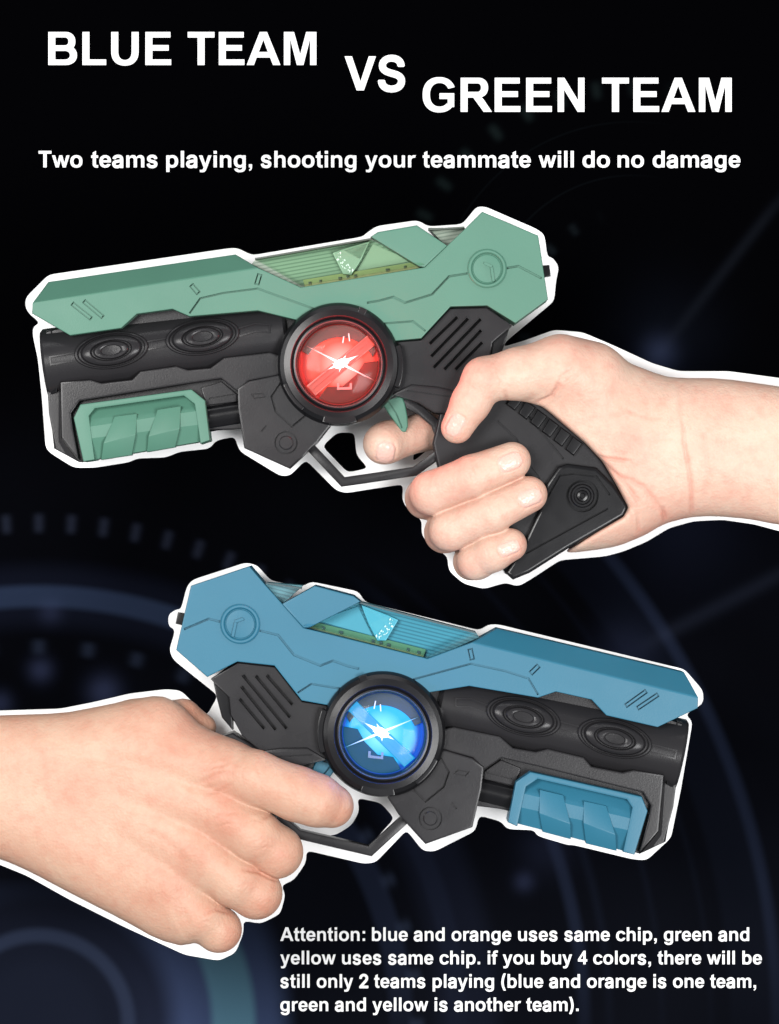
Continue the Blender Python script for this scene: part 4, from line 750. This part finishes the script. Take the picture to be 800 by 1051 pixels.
def chain(X, Y, Z, pts, k=3.0):
    f = None
    for (a, b) in zip(pts, pts[1:]):
        g = seg_d(X, Y, Z, a[:3], b[:3], a[3], b[3]); f = g if f is None else smin(f, g, k)
    return f
def slab_field(X, Y, Z, pts, zc, T, R):
    q = poly2d(X[:, :, 0], Y[:, :, 0], pts) if X.shape[1] > 1 else poly2d(X[:, 0, 0][:, None]+0*Y[0, :, 0][None], Y[0, :, 0][None]+0*X[:, 0, 0][:, None], pts)
    q = q[:, :, None]; return np.sqrt((np.maximum(q+R, 0)*T/R)**2+(Z-zc)**2)-T, q

# upper hand: thumb and fingertips wrap round the green blaster's grip
def hand_a(X, Y, Z):
    palm = chaikin([(560,352),(590,346),(611,357),(644,370),(683,385),(702,387),(741,387),(800,395),(890,410),(890,550),(800,538.5),(774,533),(735,529.5),(709,531),(683,538),(660,551),(637,561),(605,566),(574,569),(545,560),(510,500),(500,450),(525,410)], 1, 99)
    T = np.clip(40+(X-640)*0.06, 38, 50)
    f, q = slab_field(X, Y, Z, palm, 0.0, 46.0, 56.0)
    # heel of the hand swelling beside the grip
    f = smin(f, seg_d(X, Y, Z, (600,400,14), (655,470,8), 34, 36), 18)
    f = smin(f, seg_d(X, Y, Z, (655,480,6), (650,515,0), 30, 26), 16)
    f = smin(f, seg_d(X, Y, Z, (655,440,10), (720,455,2), 38, 42), 22)
    cut = [(488,392),(520,405),(540,409),(556,416),(580,437),(601,455),(619,474),(633,498),(645,521),(640,530),(582,564),(540,600),(430,600),(440,440)]
    qc = poly2d(X[:, 0, 0][:, None]+0*Y[0, :, 0][None], Y[0, :, 0][None]+0*X[:, 0, 0][:, None], cut)[:, :, None]
    f = smax(f, -np.maximum(qc-0.5, -24.0-Z), 7)
    thumb = chain(X, Y, Z, [(606,388,18,38), (575,378,30,34), (532,384,42,26.5), (497,390,47,22.5), (483,414,47,20), (469,439,44,16.5)], 5)
    f = smin(f, thumb, 14)
    mid = chain(X, Y, Z, [(540,462,-40,17), (452,504,-36,20), (438,511,-4,21.5), (443,506,28,22), (485,489,42,21.8), (525.5,473,41,19.3)], 4)
    rng = chain(X, Y, Z, [(545,500,-40,16), (466,545,-34,18), (457,547,-2,20.5), (462,544,28,21), (505,526,39,20.8), (543,507.5,38,18.8)], 4)
    pky = chain(X, Y, Z, [(545,552,-38,14), (492,578,-30,16), (485,577,0,18.5), (489,576,22,19), (506,567.5,33,19), (524,559,34,17)], 4)
    idx = chain(X, Y, Z, [(520,430,-44,17), (470,440,-40,18), (432,443,-23,19.5), (398,453,-2,21.5), (394,455,5,21.5)], 4)
    for g in (mid, rng, pky, idx): f = smin(f, g, 2.5)
    return f
cre = [([(700,432),(701,456),(708,495),(711,530)], 1.2, 1.7), ([(697,395),(699,432)], .5, 2), ([(608,467),(624,471),(645,474)], 1.3, 1.5), ([(618,474),(640,495),(657,518)], 1.0, 2.0),
       ([(680,522),(684,537)], 1.6, 1.6), ([(654,528),(656,546)], 1.2, 1.6), ([(625,484),(660,500),(684,530)], .8, 2.2), ([(551,414),(566,407),(572,396)], 2.0, 1.7), ([(518,404),(521,424)], 1.2, 1.5),
       ([(572,396),(576,386),(588,380)], .7, 1.5), ([(721,440),(725,480),(722,515)], .5, 2.0), ([(640,520),(648,532),(652,545)], .6, 1.6),
       ([(509,385),(513,392),(512,400)], .5, 1.1), ([(503,381),(506,388)], .45, 1.0), ([(484,478),(488,486),(488,494)], .5, 1.0), ([(478,481),(482,489),(482,496)], .4, 1.0), ([(500,516),(504,524),(504,531)], .5, 1.0), ([(493,520),(497,527)], .4, 1.0),
       ([(497,561),(501,568),(501,574)], .4, 1.0), ([(640,420),(660,428),(685,430)], .35, 2.0), ([(630,446),(660,452),(690,450)], .3, 2.0)]
nl = [(523,474.5,12,9,math.radians(-22),20), (543.5,511,12,8.4,math.radians(-22),20), (522,562.5,11,7.2,math.radians(-22),18), (467,437,11,8.5,math.radians(118),20), (396,464,11,10,math.radians(100),-10)]
fl = [(610,400,30,.28), (640,470,34,.30), (690,520,26,.25), (425,520,16,.35), (445,553,15,.35), (472,585,14,.35), (400,440,14,.35), (497,388,20,.3), (470,448,12,.3), (535,470,10,.25), (552,508,10,.25), (535,560,10,.25), (655,540,24,.2), (440,430,18,.4)]
M_skinA = skin_mat("pale_skin", (0.54, 0.385, 0.300), (0.51, 0.25, 0.19), (0.60, 0.38, 0.32))
build_hand("hand", ((366, 890), (330, 612), (-64, 84)), hand_a, cre, [(497,390,14,1.5)], nl, fl, M_skinA,
           "pale hand reaching in from the right, thumb and fingers gripping the green blaster")

# lower hand: back of the hand, index finger along the blue blaster
def hand_b(X, Y, Z):
    back = chaikin([(-80,738),(0,735),(62,733),(95,727),(133,719),(163,714),(182,722),(208,748),(237,760),(272,776),(284,800),(276,842),(258,868),(236,898),(214,925),(205,955),(192,974),(161,966),(128,947),(71,918),(28,895),(0,883),(-80,860)], 1, 99)
    f, q = slab_field(X, Y, Z, back, 14.0, 42.0, 50.0)
    idx = chain(X, Y, Z, [(150,775,18,38), (232,792,34,31), (262,797,46,27.5), (306,813.5,50,27.5), (326,820.5,47,26.3), (341,826.5,40,22.5)], 6)
    mid = chain(X, Y, Z, [(150,810,20,38), (222,830,36,30), (262,857,42,27), (284,874,32,26.5), (272,866,0,19)], 5)
    rng = chain(X, Y, Z, [(140,840,20,38), (196,870,34,29), (241,903,36,27), (263,917,27,26), (250,908,-6,18)], 5)
    pky = chain(X, Y, Z, [(120,860,18,34), (165,904,28,27), (206,940,28,24), (224,955,20,23), (212,948,-10,16)], 5)
    thumb = chain(X, Y, Z, [(140,750,0,30), (186,737,-14,17), (206,750,-26,14)], 4)
    fg = idx
    for g in (mid, rng, pky): fg = smin(fg, g, 1.5)
    f = smin(f, fg, 12); f = smin(f, thumb, 8)
    return f
cre2 = [([(252,890),(266,893),(283,902),(292,905)], 1.2, 1.5), ([(212,936),(223,932),(234,936)], 1.1, 1.4), ([(270,838),(280,834)], 1.0, 1.6),
        ([(205,802),(222,794),(240,789)], .6, 2.2), ([(210,808),(228,803)], .4, 1.6), ([(190,930),(196,950)], .35, 2), ([(265,783),(270,797),(268,812)], .3, 1.6), ([(300,800),(304,812),(302,826)], .3, 1.3), ([(306,802),(310,813),(308,828)], .3, 1.3),
        ([(150,850),(175,862),(192,880)], .5, 4), ([(120,790),(170,800),(210,818)], -.7, 5), ([(110,820),(160,835),(200,858)], -.6, 5), ([(213,812),(226,810),(240,802)], .5, 1.4), ([(206,794),(220,785),(236,782)], .45, 1.5), ([(222,838),(232,832),(246,832)], .5, 1.5), ([(224,846),(236,842),(247,843)], .4, 1.3), ([(186,872),(196,866),(207,868)], .4, 1.4), ([(262,862),(272,856),(284,858)], .35, 1.2), ([(264,870),(275,866),(286,869)], .3, 1.2), ([(245,908),(254,903),(265,906)], .35, 1.2), ([(206,946),(214,943),(222,948)], .3, 1.2), ([(60,770),(120,782),(185,800)], -.55, 4), ([(130,740),(165,755),(190,770)], .4, 5), ([(30,760),(90,765),(150,770)], -.4, 7), ([(250,842),(262,838),(272,842)], .35, 1.4), ([(85,735),(88,790),(75,850)], .5, 9)]
bumps2 = [(236,838,17,2.0), (205,872,15,1.6), (172,905,14,1.4), (240,795,18,1.2)]
fl2 = [(236,846,26,.5), (210,880,22,.4), (175,905,22,.35), (225,795,24,.35), (345,832,16,.4), (300,880,16,.45), (275,930,16,.45), (235,965,16,.4), (200,735,18,.5), (262,892,16,.35), (210,930,14,.35), (160,925,30,.25), (120,800,40,.12)]
M_skinB = skin_mat("warm_skin", (0.47, 0.305, 0.22), (0.43, 0.205, 0.14), (0.8, 0.5, 0.4))
build_hand("hand", ((-70, 372), (700, 990), (-50, 88)), hand_b, cre2, bumps2, [], fl2, M_skinB,
           "back of a hand reaching in from the left, index finger along the blue blaster")
